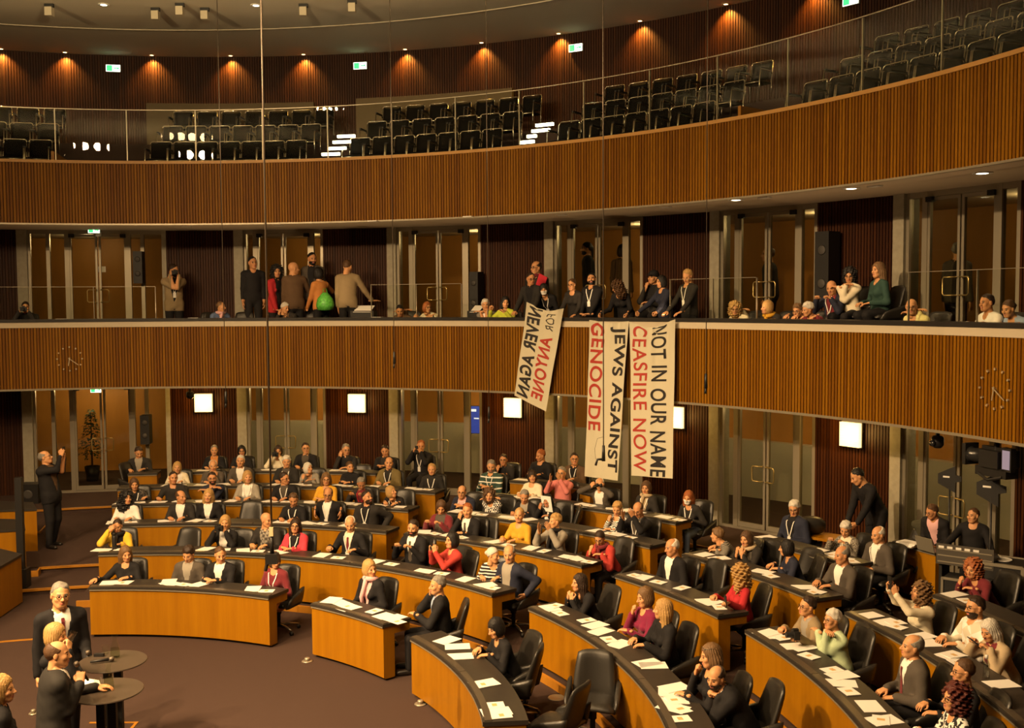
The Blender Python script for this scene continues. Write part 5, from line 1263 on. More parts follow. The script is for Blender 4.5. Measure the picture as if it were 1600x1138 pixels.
for k, row, brief in SEATED:
    if row == 6 and k % 2: continue
    p = PEOPLE[k]['org']; a = math.degrees(math.atan2(p[0] - DC[0], p[1] - DC[1])); a = seg_of(row, a); da = math.degrees(.17 / ROWR[row - 1])
    paper('s', on_desk(row, a - da * rnd.uniform(.5, 1.1), .19 + rnd.uniform(0, .06)), -math.radians(a) + rnd.uniform(-.5, .5) + (1.57 if k % 3 == 0 else 0), 'white sheet before the person in ' + brief)
    if k % 4 != 3: paper('b', on_desk(row, a + da * rnd.uniform(.5, 1.1), .17 + rnd.uniform(0, .06), .002), -math.radians(a) + 1.57 + rnd.uniform(-.4, .4), 'small booklet before the person in ' + brief)
EXTRA = [('s', 700, 1001, 1, .3, 'white sheet at the near end of the nearest curved desk'), ('s', 722, 1010, 1, -.4, 'second white sheet overlapping at the near end of the nearest desk'), ('s', 757, 1069, 1, .2, 'white sheet halfway along the nearest curved desk'), ('b', 735, 1073, 1, .1, 'booklet halfway along the nearest curved desk'),
 ('b', 761, 1104, 1, 0, 'booklet near the lower end of the nearest desk'), ('b', 784, 1124, 1, .1, 'booklet at the very end of the nearest desk'), ('s', 749, 1115, 1, .1, 'square white sheet at the lower end of the nearest desk'),
 ('b', 862, 945, 2, .2, 'booklet at the end of the second-row desk before the black top'), ('s', 935, 977, 2, .2, 'white sheet between the black top and the purple velvet jacket'), ('b', 920, 970, 2, 0, 'booklet beside a phone before the black top'),
 ('s', 1012, 1037, 2, .2, 'white sheet fanned out halfway along the second-row desk'), ('s', 1030, 1040, 2, -.2, 'open white programme halfway along the second-row desk'), ('s', 1060, 1075, 2, .3, 'sheet under the pen of the person in black sequins'), ('s', 1044, 1107, 2, -.7, 'loose sheet before the patterned tie and pen'), ('b', 1052, 1125, 2, .1, 'booklet at the lower edge of the second-row desk'),
 ('b', 985, 899, 3, .1, 'booklet at the end of the desk before the open white collar'), ('b', 1070, 919, 3, .2, 'booklet before the empty chair in the third row'), ('s', 1112, 942, 3, .1, 'long white sheet at the desk end before the red jacket'),
 ('s', 1190, 985, 3, .3, 'open sheet before the taupe jacket and glasses'), ('b', 1225, 998, 3, .1, 'booklet before the taupe jacket and glasses'), ('s', 1258, 1012, 3, .2, 'sheet before the mint green sweater'), ('b', 1300, 1048, 3, .2, 'booklet before the empty chair by the mint green sweater'), ('s', 1320, 1056, 3, .2, 'sheet before the empty chair by the mint green sweater'),
 ('s', 1352, 960, 4, .1, 'open sheet at the end of the desk of the argyle sweater'), ('b', 1402, 974, 4, 0, 'booklet before the cream sweater with the phone'), ('s', 1440, 995, 4, .2, 'sheet before the argyle sweater and glasses'), ('b', 1490, 1025, 4, .2, 'booklet before the argyle sweater'), ('s', 1570, 1070, 4, .1, 'sheet beside the clear water bottle'),
 ('s', 515, 938, 1, .3, 'sheet at the left end of the short front desk'), ('s', 545, 951, 1, -.1, 'sheet in the middle of the short front desk'), ('b', 585, 956, 1, .1, 'booklet in the middle of the short front desk'), ('s', 617, 967, 1, .1, 'sheet at the right end of the short front desk'),
 ('s', 265, 909, 1, .3, 'white sheet before the grey blazer on the front desk'), ('s', 190, 911, 1, 1.5, 'open folder by the outstretched arm on the front desk'),
 ('b', 1270, 935, 4, .2, 'thick open book before the charcoal suit'), ('s', 1340, 861, 5, .1, 'sheet beside the patterned jacket and white hair'), ('s', 830, 780, 5, .2, 'sheet before the open-mouthed cream blouse'), ('s', 905, 795, 5, .2, 'sheet before the salmon pink sweater'), ('b', 938, 800, 5, .5, 'raised booklet below the binoculars'),
 ('s', 640, 764, 5, .1, 'sheet at the gangway end of the fifth-row desk'), ('s', 620, 795, 4, .1, 'sheet at the gangway end of the fourth-row desk'), ('s', 880, 872, 3, .2, 'sheet at the desk end before the coral red jacket'), ('b', 850, 862, 3, .1, 'booklet between the clapping grey jacket and the coral one')]
for kd, px, py, row, rz, lab in EXTRA:
    q = on_z(px, py, topz(row)); r = math.hypot(q[0] - DC[0], q[1] - DC[1]) - ROWR[row - 1]; a = seg_of(row, math.degrees(math.atan2(q[0] - DC[0], q[1] - DC[1])))
    paper(kd, on_desk(row, a, min(max(r, .14), .30), .004), -math.radians(a) + rz, lab)
for px, py, lab in ((562, 483, 'first folded white card on the gallery desk, beside the tan suit'), (575, 483, 'second folded white card on the gallery desk, beside the tan suit'), (590, 499, 'small white card lying on the gallery rail'), (745, 483, 'pale papers behind the white-haired person at the rail'), (96, 497, 'white sheet on the gallery rail beside the crouching photographer'), (303, 497, 'white sheet on the gallery rail near the blue sweater')):
    q = on_r(px, py, 13.72 if py > 495 else 14.3)
    zz = Z_RAIL + .001 if py > 495 else q[2]; o = paper('b' if py > 495 else 's', (q[0], q[1], zz), -math.atan2(q[0], q[1]) + 1.57, lab); o['group'] = 'cards and papers in the gallery'
    if py <= 495:
        o.rotation_euler = (.5, 0, -math.atan2(q[0], q[1])); b = MB(); b.box(-.17, .17, -.11, .11, -.78, -.03); st = b.build('gallery_lectern', M_BLACK, loc=(q[0], q[1], q[2])); st.rotation_euler = (0, 0, -math.atan2(q[0], q[1])); st.scale.z = (q[2] - G1A) / .785
        tag(st, 'black reading stand under the ' + lab.split(',')[0].replace('lying ', ''), 'reading stand', 'reading stands in the gallery')

# ------------------------------------------------------------------ things people hold
def to_world(k, p):
    P_ = PEOPLE[k]; r = math.radians(P_['yaw']); x, y, z = p
    return Vector((P_['org'][0] + x * math.cos(r) + y * math.sin(r), P_['org'][1] - x * math.sin(r) + y * math.cos(r), P_['floor'] + z))
def grip(k, side, along=.075):
    W, R_ = PEOPLE[k]['held'][side]; return W + R_[:, 1] * along - R_[:, 2] * .03
def hold(name, k, p, mk, label, cat, rz=0., rx=0., ry=0., group=None):
    o = mk(name); o.location = to_world(k, p); o.rotation_euler = Euler((rx, ry, -math.radians(PEOPLE[k]['yaw']) + rz), 'XYZ'); tag(o, label, cat, group); return o
def phone_mesh(name):
    b = MB(); b.box(-.037, .037, -.004, .004, -.075, .075); o = b.build(name, M_BLACK); s_ = MB(); s_.box(-.034, .034, -.0052, -.004, -.071, .071); s_.build('screen', mat('phone_screen', (.05, .06, .07), .15, emit=(.5, .6, .7), estr=.12), o); return o
def camera_mesh(name):
    b = MB(); b.box(-.065, .065, -.03, .03, -.045, .045); b.box(-.022, .022, -.03, .03, .045, .068); o = b.build(name, M_BLACK); l = MB(); l.tube([(0, .03, 0), (0, .11, 0)], [.036, .032], 14); l.build('lens', mat('lens_barrel', (.02, .02, .02), .25), o); return o
mid = lambda k, up=.10, fw=.03: (lambda a, b: (a + b) / 2 + V3(0, fw, up - .075))(grip(k, 1), grip(k, -1))
for k, lab in ((PHRED, 'phone held up by the person in the red jacket'), (PHCR, 'phone raised by the person in the cream sweater'), (PHOTOG, 'phone raised by the person standing in the side aisle')): hold('phone', k, mid(k, .11), phone_mesh, lab, 'phone', group='phones held up')
hold('phone', PHBG, mid(PHBG, .10), phone_mesh, 'dark phone held by the person in the beige cardigan', 'phone', rx=-.9)
hold('compact_camera', CAMW, mid(CAMW, .09, .05), camera_mesh, 'small camera held by the person in the black jacket', 'camera')
hold('camera', CAP, mid(CAP, .09, .05), camera_mesh, 'camera before the face of the white top in the back row', 'camera')
hold('phone', BYDOOR, mid(BYDOOR, .09, .04), phone_mesh, 'phone held by the person beside the glass doors', 'phone')
hold('camera', PHGR, grip(PHGR, -1) + V3(0, 0, .06), camera_mesh, 'small camera in the raised hand of the taupe jacket', 'camera')
hold('phone', REDB, grip(REDB, -1) + V3(0, 0, .05), phone_mesh, 'phone in the outstretched hand of the red jacket', 'phone')
hold('camera', GAL[0], mid(GAL[0], .09, .05), camera_mesh, 'black camera of the photographer crouching at the gallery rail', 'camera')
hold('camera', GAL[1], mid(GAL[1], .08, .05), camera_mesh, 'small camera of the tan sweater in the gallery', 'camera')
def sheet_mesh(name):
    b = MB(); b.box(-.105, .105, -.001, .001, -.148, .148); return b.build(name, M_PAPER)
hold('held_sheet', PAPW, V3(-.02, .30, .98), sheet_mesh, 'white sheet held upright by the person in the black jacket', 'paper', rx=-.25)
def bino_mesh(name):
    b = MB()
    for s in (-1, 1): b.tube([(s * .034, -.05, 0), (s * .034, .06, 0)], [.024, .030], 12)
    b.box(-.02, .02, -.03, .02, -.012, .012); return b.build(name, M_BLACK, None, True)
P_ = PEOPLE[BINO]; hold('binoculars', BINO, np.array((P_['HM'] @ Vector((0, .165, .006)))[:]), bino_mesh, 'black binoculars of the person in the grey jacket', 'binoculars', rz=-math.radians(-5 + 0) * 0 + P_['HM'].to_euler().z)
def mic_mesh(name):
    b = MB(); b.tube([(0, 0, -.13), (0, 0, .05)], [.011, .017], 10); o = b.build(name, M_BLACK, None, True); h = MB(); h.lathe([(.004, .05), (.02, .055), (.026, .075), (.022, .095), (.006, .104)], 14); h.build('mesh_head', mat('mic_grille', (.16, .13, .10), .4, .7, .3, 500), o, True); return o
hold('microphone', MICP, grip(MICP, 1) + V3(0, 0, .05), mic_mesh, 'black microphone held to the mouth of the person in the dark suit', 'microphone', ry=.1, rx=.5)
hold('microphone', TALL, grip(TALL, -1) + V3(0, 0, .06), mic_mesh, 'microphone held low by the tall person in the burgundy tie', 'microphone', rx=-.2)
def tumbler_mesh(name):
    b = MB(); b.lathe([(.028, 0), (.034, .09), (.032, .09), (.026, .006)], 16); return b.build(name, M_GLASS, None, True)
hold('water_glass', DRINK, grip(DRINK, 1) + V3(0, .03, .03), tumbler_mesh, 'glass lifted to the lips of the person in black', 'glass', rx=-.5)
# green carrier bag of the arguing group
q = on_r(508, 470, 14.25); b = MB(); b.lathe([(.05, -.02), (.17, 0), (.20, .10), (.17, .24), (.09, .34), (.05, .38)], 18); o = b.build('carrier_bag', mat('green_bag', (.10, .42, .06), .35, 0, .6, 22, .35), None, True, (q[0], q[1], q[2] - .2)); tag(o, 'bulging green carrier bag beside the tan suit in the gallery', 'bag')
h = MB(); h.tube([(-.05, 0, .36), (-.03, 0, .46), (.03, 0, .46), (.05, 0, .36)], .008, 6); h.build('handle', mat('green_bag', (0, 0, 0)), o, True)
q = on_r(846, 440, 14.55); b = MB(); b.box(-.10, .10, -.006, .006, -.14, .14); o = b.build('held_folder', mat('red_folder', (.55, .02, .04), .5), loc=q); o.rotation_euler = (.2, .45, -.5); tag(o, 'red folder held high behind the mirrored banner', 'folder')

# ------------------------------------------------------------------ standing tables
def table(px, py, lab, z=1.10, r=.345):
    q = on_z(px, py, z); t = empty('standing_table', (q[0], q[1], 0)); tag(t, lab, 'table', 'round standing tables')
    b = MB(); b.lathe([(.02, z - .018), (r - .012, z - .018), (r, z - .009), (r - .004, z), (.02, z)], 48); b.build('tabletop', mat('table_laminate', (.055, .040, .028), .38, 0, .03, 90, .12), t)
    for s in (-1, 1):
        b = MB(); b.box(s * .055 - .04, s * .055 + .04, -.025, .025, .02, z - .018); b.build('column', M_BLACK, t)
    b = MB(); b.lathe([(.24, 0), (.24, .015), (.05, .022)], 32); b.build('foot_plate', M_BLACK, t); return q
T1_ = table(176, 1033, 'round dark standing table behind, with the tall carafe and spare microphone'); T2_ = table(166, 1079, 'round dark standing table in front, with folded paper and carafe')
def carafe(px, py, lab, s=1.):
    q = on_z(px, py, 1.10); t = empty('carafe', (q[0], q[1], 1.101)); tag(t, lab, 'carafe', 'glass carafes on the standing tables')
    b = MB(); b.lathe([(.045, 0), (.052, .02), (.046, .11), (.026, .17), (.024, .20), (.034, .245), (.031, .245), (.021, .20), (.023, .17), (.043, .11), (.048, .02), (.04, .006)], 24); b.build('glass_body', M_GLASS, t, True)
    b = MB(); b.lathe([(.040, .007), (.0465, .02), (.043, .10)], 24); b.build('water', glass_mat('water', (.86, .88, .80), .03), t, True)
carafe(180, 1028, 'water carafe on the rear standing table'); carafe(170, 1076, 'water carafe on the front standing table')
for px, py, lab in ((165, 1022, 'low glass beside the rear carafe'), (153, 1074, 'first low glass on the front standing table'), (152, 1081, 'second low glass on the front standing table')):
    q = on_z(px, py, 1.10); o = tumbler_mesh('water_glass'); o.location = (q[0], q[1], 1.101); tag(o, lab, 'glass', 'low glasses on the standing tables')
q = on_z(162, 1036, 1.1); o = mic_mesh('microphone'); o.location = (q[0], q[1], 1.128); o.rotation_euler = (0, math.radians(88), .35); tag(o, 'spare microphone lying on the rear standing table', 'microphone')
q = on_z(155, 1026, 1.1); b = MB(); b.box(-.05, .05, -.02, .02, 0, .03); o = b.build('clicker', M_BLACK, loc=(q[0], q[1], 1.101)); tag(o, 'small black clicker beside the low glass, rear standing table', 'remote')
q = on_z(139, 1070, 1.1); b = MB(); b.quad((-.12, -.07, 0), (0, -.075, .035), (0, .075, .035), (-.12, .08, 0)); b.quad((0, -.075, .035), (.10, -.07, .0), (.10, .07, 0), (0, .075, .035)); o = b.build('folded_paper', M_PAPER, loc=(q[0], q[1], 1.102)); o.rotation_euler = (0, 0, .5); tag(o, 'folded white paper on the front standing table by the hand', 'paper')

# ------------------------------------------------------------------ banners over the rail
import bmesh
M_CLOTH = mat('banner_sheet', (.56, .52, .38), .85, 0, .2, 160, .05)
M_INKB = mat('black_paint', (.018, .015, .014), .7); M_INKR = mat('red_paint', (.36, .035, .022), .7)
def banner(corners, label, texts, seed, slack=.0):
    C4 = [on_r(px, py, 13.40 + dr) for px, py, dr in corners]          # TL TR BR BL
    cen = sum(C4) / 4; org = Vector(C4[0]); root_in = -unit(V3(cen[0], cen[1], 0))
    def surf(u, v, off=0.):
        p = C4[0] * (1 - u) * (1 - v) + C4[1] * u * (1 - v) + C4[2] * u * v + C4[3] * (1 - u) * v
        w = .012 * math.sin(u * 9 + seed + v * 2) * (1 - .4 * v) + .010 * math.sin(u * 21 + seed * 2 + 3 * v) * math.exp(-v * 7) * 3 + .006 * math.sin(v * 11 + seed)
        sag = -slack * math.sin(math.pi * u) * math.exp(-v * 14)
        return Vector(p + root_in * (w + .03 + off) + V3(0, 0, sag)) - org
    b = MB(); nu, nv = 26, 60
    for s_, off in ((1, 0.), (-1, -.004)):
        V = [surf(i / nu, j / nv, off) for j in range(nv + 1) for i in range(nu + 1)]
        F = [(j * (nu + 1) + i, j * (nu + 1) + i + 1, (j + 1) * (nu + 1) + i + 1, (j + 1) * (nu + 1) + i) for j in range(nv) for i in range(nu)]
        b.add(V, F if s_ < 0 else [f[::-1] for f in F])
    o = b.build('banner', M_CLOTH, None, True, org); tag(o, label, 'banner')
    H_ = np.linalg.norm(C4[3] - C4[0]); W_ = np.linalg.norm(C4[1] - C4[0])
    for txt, ink, u0, u1, v0, v1, mirror, bold in texts:
        cu = bpy.data.curves.new('lettering', 'FONT'); cu.body = txt; cu.offset = bold; cu.space_character = 1.08; to = bpy.data.objects.new('lettering_src', cu); COL.objects.link(to)
        bpy.context.view_layer.update(); me = bpy.data.meshes.new_from_object(to.evaluated_get(bpy.context.evaluated_depsgraph_get())); bpy.data.objects.remove(to)
        bm = bmesh.new(); bm.from_mesh(me); bmesh.ops.triangulate(bm, faces=bm.faces[:])
        for _ in range(2): bmesh.ops.subdivide_edges(bm, edges=[e for e in bm.edges if e.calc_length() > .08], cuts=1)
        bmesh.ops.triangulate(bm, faces=bm.faces[:])
        xs = [v.co.x for v in bm.verts]; ys = [v.co.y for v in bm.verts]; x0, x1, y0, y1 = min(xs), max(xs), min(ys), max(ys)
        rr = random.Random(seed)
        for v in bm.verts:
            tx, ty = (v.co.x - x0) / (x1 - x0), (v.co.y - y0) / (y1 - y0); vv = v0 + (v1 - v0) * tx; jit = .012 * math.sin(tx * 23 + seed)
            uu = (u0 + (u1 - u0) * ty if not mirror else u1 - (u1 - u0) * ty) + jit
            v.co = surf(uu, vv, .004)
        bm.to_mesh(me); bm.free(); me.materials.clear(); me.materials.append(ink); me.name = 'lettering'
        lo = bpy.data.objects.new('lettering', me); COL.objects.link(lo); lo.parent = o; lo['label'] = ('black' if ink is M_INKB else 'red') + ' painted words'
banner([(826, 472, .0), (881, 482, .0), (854, 643, -.02), (805, 618, -.02)], 'banner of mirrored painted letters, hung slanting over the gallery rail', [('NEVER AGAN', M_INKB, .06, .42, .02, .97, True, .035), ('FOR', M_INKB, .60, .84, .06, .24, True, .0), ('ANYONE', M_INKR, .50, .84, .30, .93, True, .03)], 1, .10)
banner([(923, 500, .0), (983, 502, .0), (967, 751, -.02), (915, 744, -.02)], 'middle banner with red lettering beside black, over the gallery rail', [('GENOCIDE', M_INKR, .04, .40, .01, .70, False, .02), ('JEWS AGAINST', M_INKB, .58, .96, .03, .95, False, .028)], 4, .04)
banner([(987, 503, .0), (1056, 499, .0), (1052, 748, -.02), (988, 743, -.02)], 'right banner of a ceasefire demand in red beside black lettering', [('CEASFIRE NOW', M_INKR, .06, .37, .01, .97, False, .012), ('NOT IN OUR NAME', M_INKB, .47, .84, .01, .995, False, .018)], 7, .12)

# ------------------------------------------------------------------ hanging microphones
def hanging(px, py, t, r, label, kind):
    q = at_dist(px, py, t); root = empty('hanging_microphone', q); tag(root, label, 'microphone', 'microphones hanging from the ceiling')
    b = MB(); b.tube([(0, 0, .16), (0, 0, Z_C - q[2])], r, 6); b.build('cable', mat('cable_steel', (.10, .08, .06), .35, .5), root, True)
    b = MB(); b.tube([(0, 0, -.02), (0, 0, .16)], [.022, .016], 10); b.build('body', M_BLACK, root, True)
    if kind == 'stereo':
        b = MB(); b.box(-.06, .06, -.05, .05, -.12, -.02); b.tube([(-.05, 0, -.12), (-.07, 0, -.20)], .018, 8); b.build('capsule_block', M_BLACK, root)
        b = MB(); b.box(-.02, .02, -.026, .0, .16, .25); b.build('pale_sleeve', mat('sleeve', (.55, .45, .25), .6), root)
    elif kind == 'arm':
        b = MB(); b.tube([(0, 0, 0), (-.07, 0, .0), (-.09, 0, -.07)], .014, 8); b.tube([(0, 0, .26), (-.07, 0, .24), (-.10, 0, .12), (-.09, 0, 0)], .002, 5); b.build('side_capsule', M_BLACK, root, True)
    else:
        b = MB(); b.tube([(0, 0, -.02), (-.01, 0, -.09)], [.012, .018], 8); b.build('capsule', M_BLACK, root, True)
hanging(425, 862, 10.6, .010, 'largest hanging microphone, before the person in the maroon top', 'stereo')
hanging(353, 628, 16.0, .006, 'small microphone hanging before the first wall lamp', 'drop')
hanging(616, 566, 16.0, .006, 'small microphone hanging before the gallery front left of the banners', 'drop')
hanging(764, 652, 16.0, .006, 'small microphone hanging beside the blue lobby screen', 'drop')
hanging(943, 718, 12.0, .007, 'hanging microphone with a bent arm before the middle banner', 'arm')
hanging(1103, 604, 13.0, .006, 'small microphone hanging before the gallery front right of the banners', 'drop')

# ------------------------------------------------------------------ technical corner
def frame_at(q): return -math.atan2(q[0], q[1])
q = on_r(1557, 718, 13.75); r = empty('broadcast_camera', q, frame_at(q)); tag(r, 'black broadcast camera slung under the gallery edge at the right', 'camera')
b = MB(); b.box(-.16, .16, -.14, .22, -.10, .12); b.build('body', M_BLACK, r)
b = MB(); b.tube([(-.16, -.02, .02), (-.34, -.06, .02), (-.36, -.06, .02)], [.10, .09, .11], 18); b.build('lens', mat('lens_barrel', (.02, .02, .02), .25), r, True)
b = MB(); b.box(-.42, -.36, -.17, .05, -.11, .17); b.build('matte_box', M_BLACK, r)
b = MB(); b.tube([(0, .0, .12), (0, 0, Z_L - q[2] - .0)], .035, 10); b.box(-.22, .24, -.03, .03, .12, .16); b.build('mount', M_BLACK, r)
b = MB(); b.box(-.26, .26, -.10, .10, -.22, -.10); b.tube([(-.2, -.1, -.2), (0, -.14, -.26), (.2, -.1, -.2)], .02, 6); b.build('pan_head', M_BLACK, r)
b = MB(); b.box(.18, .34, -.10, -.02, -.12, .18); v_ = b.build('viewfinder', M_BLACK, r)
b = MB(); b.box(.20, .32, -.104, -.10, -.09, .15); b.build('screen', mat('monitor_glow', (.1, .08, .1), .2, emit=(.55, .45, .55), estr=.35), v_)
for px, py, rr, lab in ((1465, 690, 14.0, 'small black robot camera under the gallery beside the broadcast camera'), (297, 617, 14.6, 'small black dome camera under the gallery beside the first wall lamp')):
    q = on_r(px, py, rr); r = empty('robot_camera', q, frame_at(q)); tag(r, lab, 'camera')
    b = MB(); b.lathe([(.05, -.09), (.085, -.05), (.085, .05), (.06, .08)], 16); b.build('head', M_BLACK, r, True)
    b = MB(); b.tube([(0, -.08, -.02), (0, -.12, -.02)], [.045, .04], 14); b.build('lens', mat('lens_barrel', (.02, .02, .02), .25), r, True)
    b = MB(); b.tube([(0, 0, .08), (0, 0, Z_L - q[2])], .03, 8); b.build('ceiling_mount', M_BLACK, r)
for px, py, rr, lab, s_ in ((1484, 748, 14.4, 'black paddle antenna on a stand, the left one of two', 1), (1549, 764, 13.9, 'black paddle antenna on a stand, beside the sound console operator', 1.15)):
    q = on_r(px, py, rr); r = empty('paddle_antenna', (q[0], q[1], .5), frame_at(q) + .5); tag(r, lab, 'antenna', 'paddle antennas on stands'); h = q[2] - .5
    b = MB(); Q_ = [(-.16, -.08), (-.16, .06), (.08, .19), (.08, .06), (.16, .04), (.16, -.03), (.08, -.05), (.08, -.20), (-.02, -.15)]; Q_ = [(x * s_, z * s_) for x, z in Q_]; n_ = len(Q_)
    b.add([(x, -.012, h + z) for x, z in Q_] + [(x, .012, h + z) for x, z in Q_], [tuple(range(n_))[::-1], tuple(range(n_, 2 * n_))] + [(i, n_ + i, n_ + (i + 1) % n_, (i + 1) % n_)[::-1] for i in range(n_)]); b.build('paddle', M_BLACK, r)
    b = MB(); b.box(-.09 * s_, .0, -.014, -.012, h + .01, h + .035); b.build('pale_strip', M_WHITE, r)
    b = MB(); b.tube([(0, 0, .25), (0, 0, h - .1)], .014, 8); b.build('pole', M_BLACK, r, True)
    for k in range(3):
        t = 2.1 * k; b = MB(); b.tube([(0, 0, .35), (.35 * math.cos(t), .35 * math.sin(t), .02)], .010, 6); b.build('leg', M_BLACK, r, True)
# sound console on its rack
q = on_r(1512, 862, 13.75); rz = frame_at(q) + .55; r = empty('sound_console', (q[0], q[1], .5), rz); tag(r, 'grey sound console seen from behind, before the person in black', 'mixing console')
h = q[2] - .5
b = MB(); b.add([(-.36, -.16, h - .18), (.36, -.16, h - .18), (.36, .30, h - .22), (-.36, .30, h - .22), (-.36, -.16, h + .10), (.36, -.16, h + .10), (.36, .30, h - .12), (-.36, .30, h - .12)], [(3, 2, 1, 0), (4, 5, 6, 7), (0, 1, 5, 4), (1, 2, 6, 5), (2, 3, 7, 6), (3, 0, 4, 7)]); b.build('console_body', mat('console_grey', (.09, .08, .065), .4, .3), r)
b = MB()
for k in range(3): b.box(-.34, .34, -.168, -.16, h - .15 + .085 * k, h - .135 + .085 * k)
b.build('panel_trim', M_ALU, r)
b = MB()
for k in range(5): b.box(-.33 + .11 * k, -.26 + .11 * k, -.168, -.16, h + .04, h + .07)
b.build('connector', M_WHITE, r)
b = MB()
for s_ in (-.32, .32): b.box(s_ - .02, s_ + .02, -.1, .25, .0, h - .2)
b.build('stand_leg', M_BLACK, r)
q2 = P2(0, 0, 0); r2 = empty('equipment_rack', (q[0] - .12, q[1] - .30, .5), rz); tag(r2, 'open equipment rack with small lights below the sound console', 'equipment rack')
b = MB(); b.box(-.28, .28, -.16, .2, .02, .66); b.build('case', M_BLACK, r2)
b = MB()
for s_ in (-.28, .28): b.box(s_ - .015, s_ + .015, -.175, -.15, .02, .66)
b.box(-.29, .29, -.175, -.15, .64, .67); b.build('edge_trim', M_ALU, r2)
for k, (x, z, c) in enumerate(((-.1, .42, (1, .08, .04)), (-.1, .30, (.5, 1, .1)), (-.14, .34, (.9, .9, .7)))):
    b = MB(); b.box(x, x + .018, -.178, -.16, z, z + .018); b.build('indicator', emit_mat('led_%d' % k, c, 4), r2)
q = on_r(1566, 882, 14.05); r = empty('flight_case', (q[0], q[1], .5), rz); tag(r, 'black flight case with metal edges beside the sound console', 'case'); h = q[2] - .5 + .05
b = MB(); b.box(-.30, .30, -.25, .25, .0, h); b.build('case', M_BLACK, r)
b = MB()
for s_ in (-.3, .3):
    for t_ in (-.25, .25): b.box(s_ - .02, s_ + .02, t_ - .02, t_ + .02, 0, h)
for t_ in (-.25, .25): b.box(-.3, .3, t_ - .02, t_ + .02, h - .03, h + .01)
b.build('edge_trim', M_ALU, r)
b = MB(); b.lathe([(.12, h + .01), (.12, h + .02)], 20); b.build('white_disc', M_PAPER, r)
# laptop, papers, coat and bag
q = on_z(1447, 862, topz(6) + .03); r = empty('laptop', (q[0], q[1], topz(6) + .032), math.pi - math.radians(150)); tag(r, 'open silver laptop on the tall oak desk', 'laptop')
am = math.radians(64.5); r.rotation_euler = (0, 0, -am)
b = MB(); b.box(-.15, .15, .0, .21, 0, .015); b.build('keyboard_half', M_ALU, r)
b = MB(); b.box(-.15, .15, -.006, .006, 0, .20, Matrix.Translation((0, 0, .01)) @ Matrix.Rotation(.28, 4, 'X')); b.build('lid', M_ALU, r)
q = on_z(1418, 853, topz(6) + .03)
for k in range(4):
    b = MB(); b.box(-.15, .15, -.105, .105, 0, .012); o = b.build('paper_stack', M_PAPER, loc=(q[0] + .012 * k, q[1] + .008 * (k % 2), topz(6) + .032 + .0125 * k)); o.rotation_euler = (0, 0, -am + .06 * k); tag(o, 'white paper pad in the stack beside the laptop, %s from below' % ORD[k], 'paper', 'paper pads beside the laptop')
q = on_r(1421, 818, 14.0); cy_ = math.degrees(math.atan2(DC[0] - q[0], DC[1] - q[1])); armchair(q[0], q[1], .5, -math.radians(cy_), 'chair with a dark green coat thrown over its back')
def coat_fn(P): return sm(cap(P, (-.17, -.30, .98), (.17, -.30, .98), .06, .06), cap(P, (0, -.33, .93), (.02, -.36, .42), .16, .20, (0, 1, 0), 1.9), .06) + curl(P, .010, 22)
v, qq = field(coat_fn, (-.4, -.65, .2), (.4, 0, 1.15), .028); o = bpy.data.objects.new('coat', mesh_of('coat', [(v, qq, 0)], [mat('loden', (.045, .042, .022), .9, 0, .3, 120, .2)])); COL.objects.link(o); o.location = (q[0], q[1], .5); o.rotation_euler = (0, 0, -math.radians(cy_)); tag(o, 'dark green coat draped over a chair before the stone piers', 'coat')
q = on_z(1290, 838, 1.12); r = empty('side_table', (q[0], q[1], .5), frame_at(q) + .25); tag(r, 'low oak side table carrying black bags behind the patterned jacket', 'table')
b = MB(); b.box(-.55, .45, -.2, .25, .58, .62); b.build('tabletop', M_DESK, r)
for x in (-.52, .42):
    for y in (-.18, .22): b = MB(); b.box(x - .02, x + .02, y - .02, y + .02, 0, .58); b.build('leg', M_BLACK, r)
def bag_fn(P): return ell(P, (0, 0, .14), (.26, .14, .15)) + curl(P, .012, 20)
v, qq = field(bag_fn, (-.4, -.3, -.1), (.4, .3, .4), .025); o = bpy.data.objects.new('shoulder_bag', mesh_of('shoulder_bag', [(v, qq, 0)], [M_LEATHER])); COL.objects.link(o); o.location = (q[0] - .2, q[1] + .15, 1.125); tag(o, 'black bag heaped on the low side table below the wall lamp', 'bag')
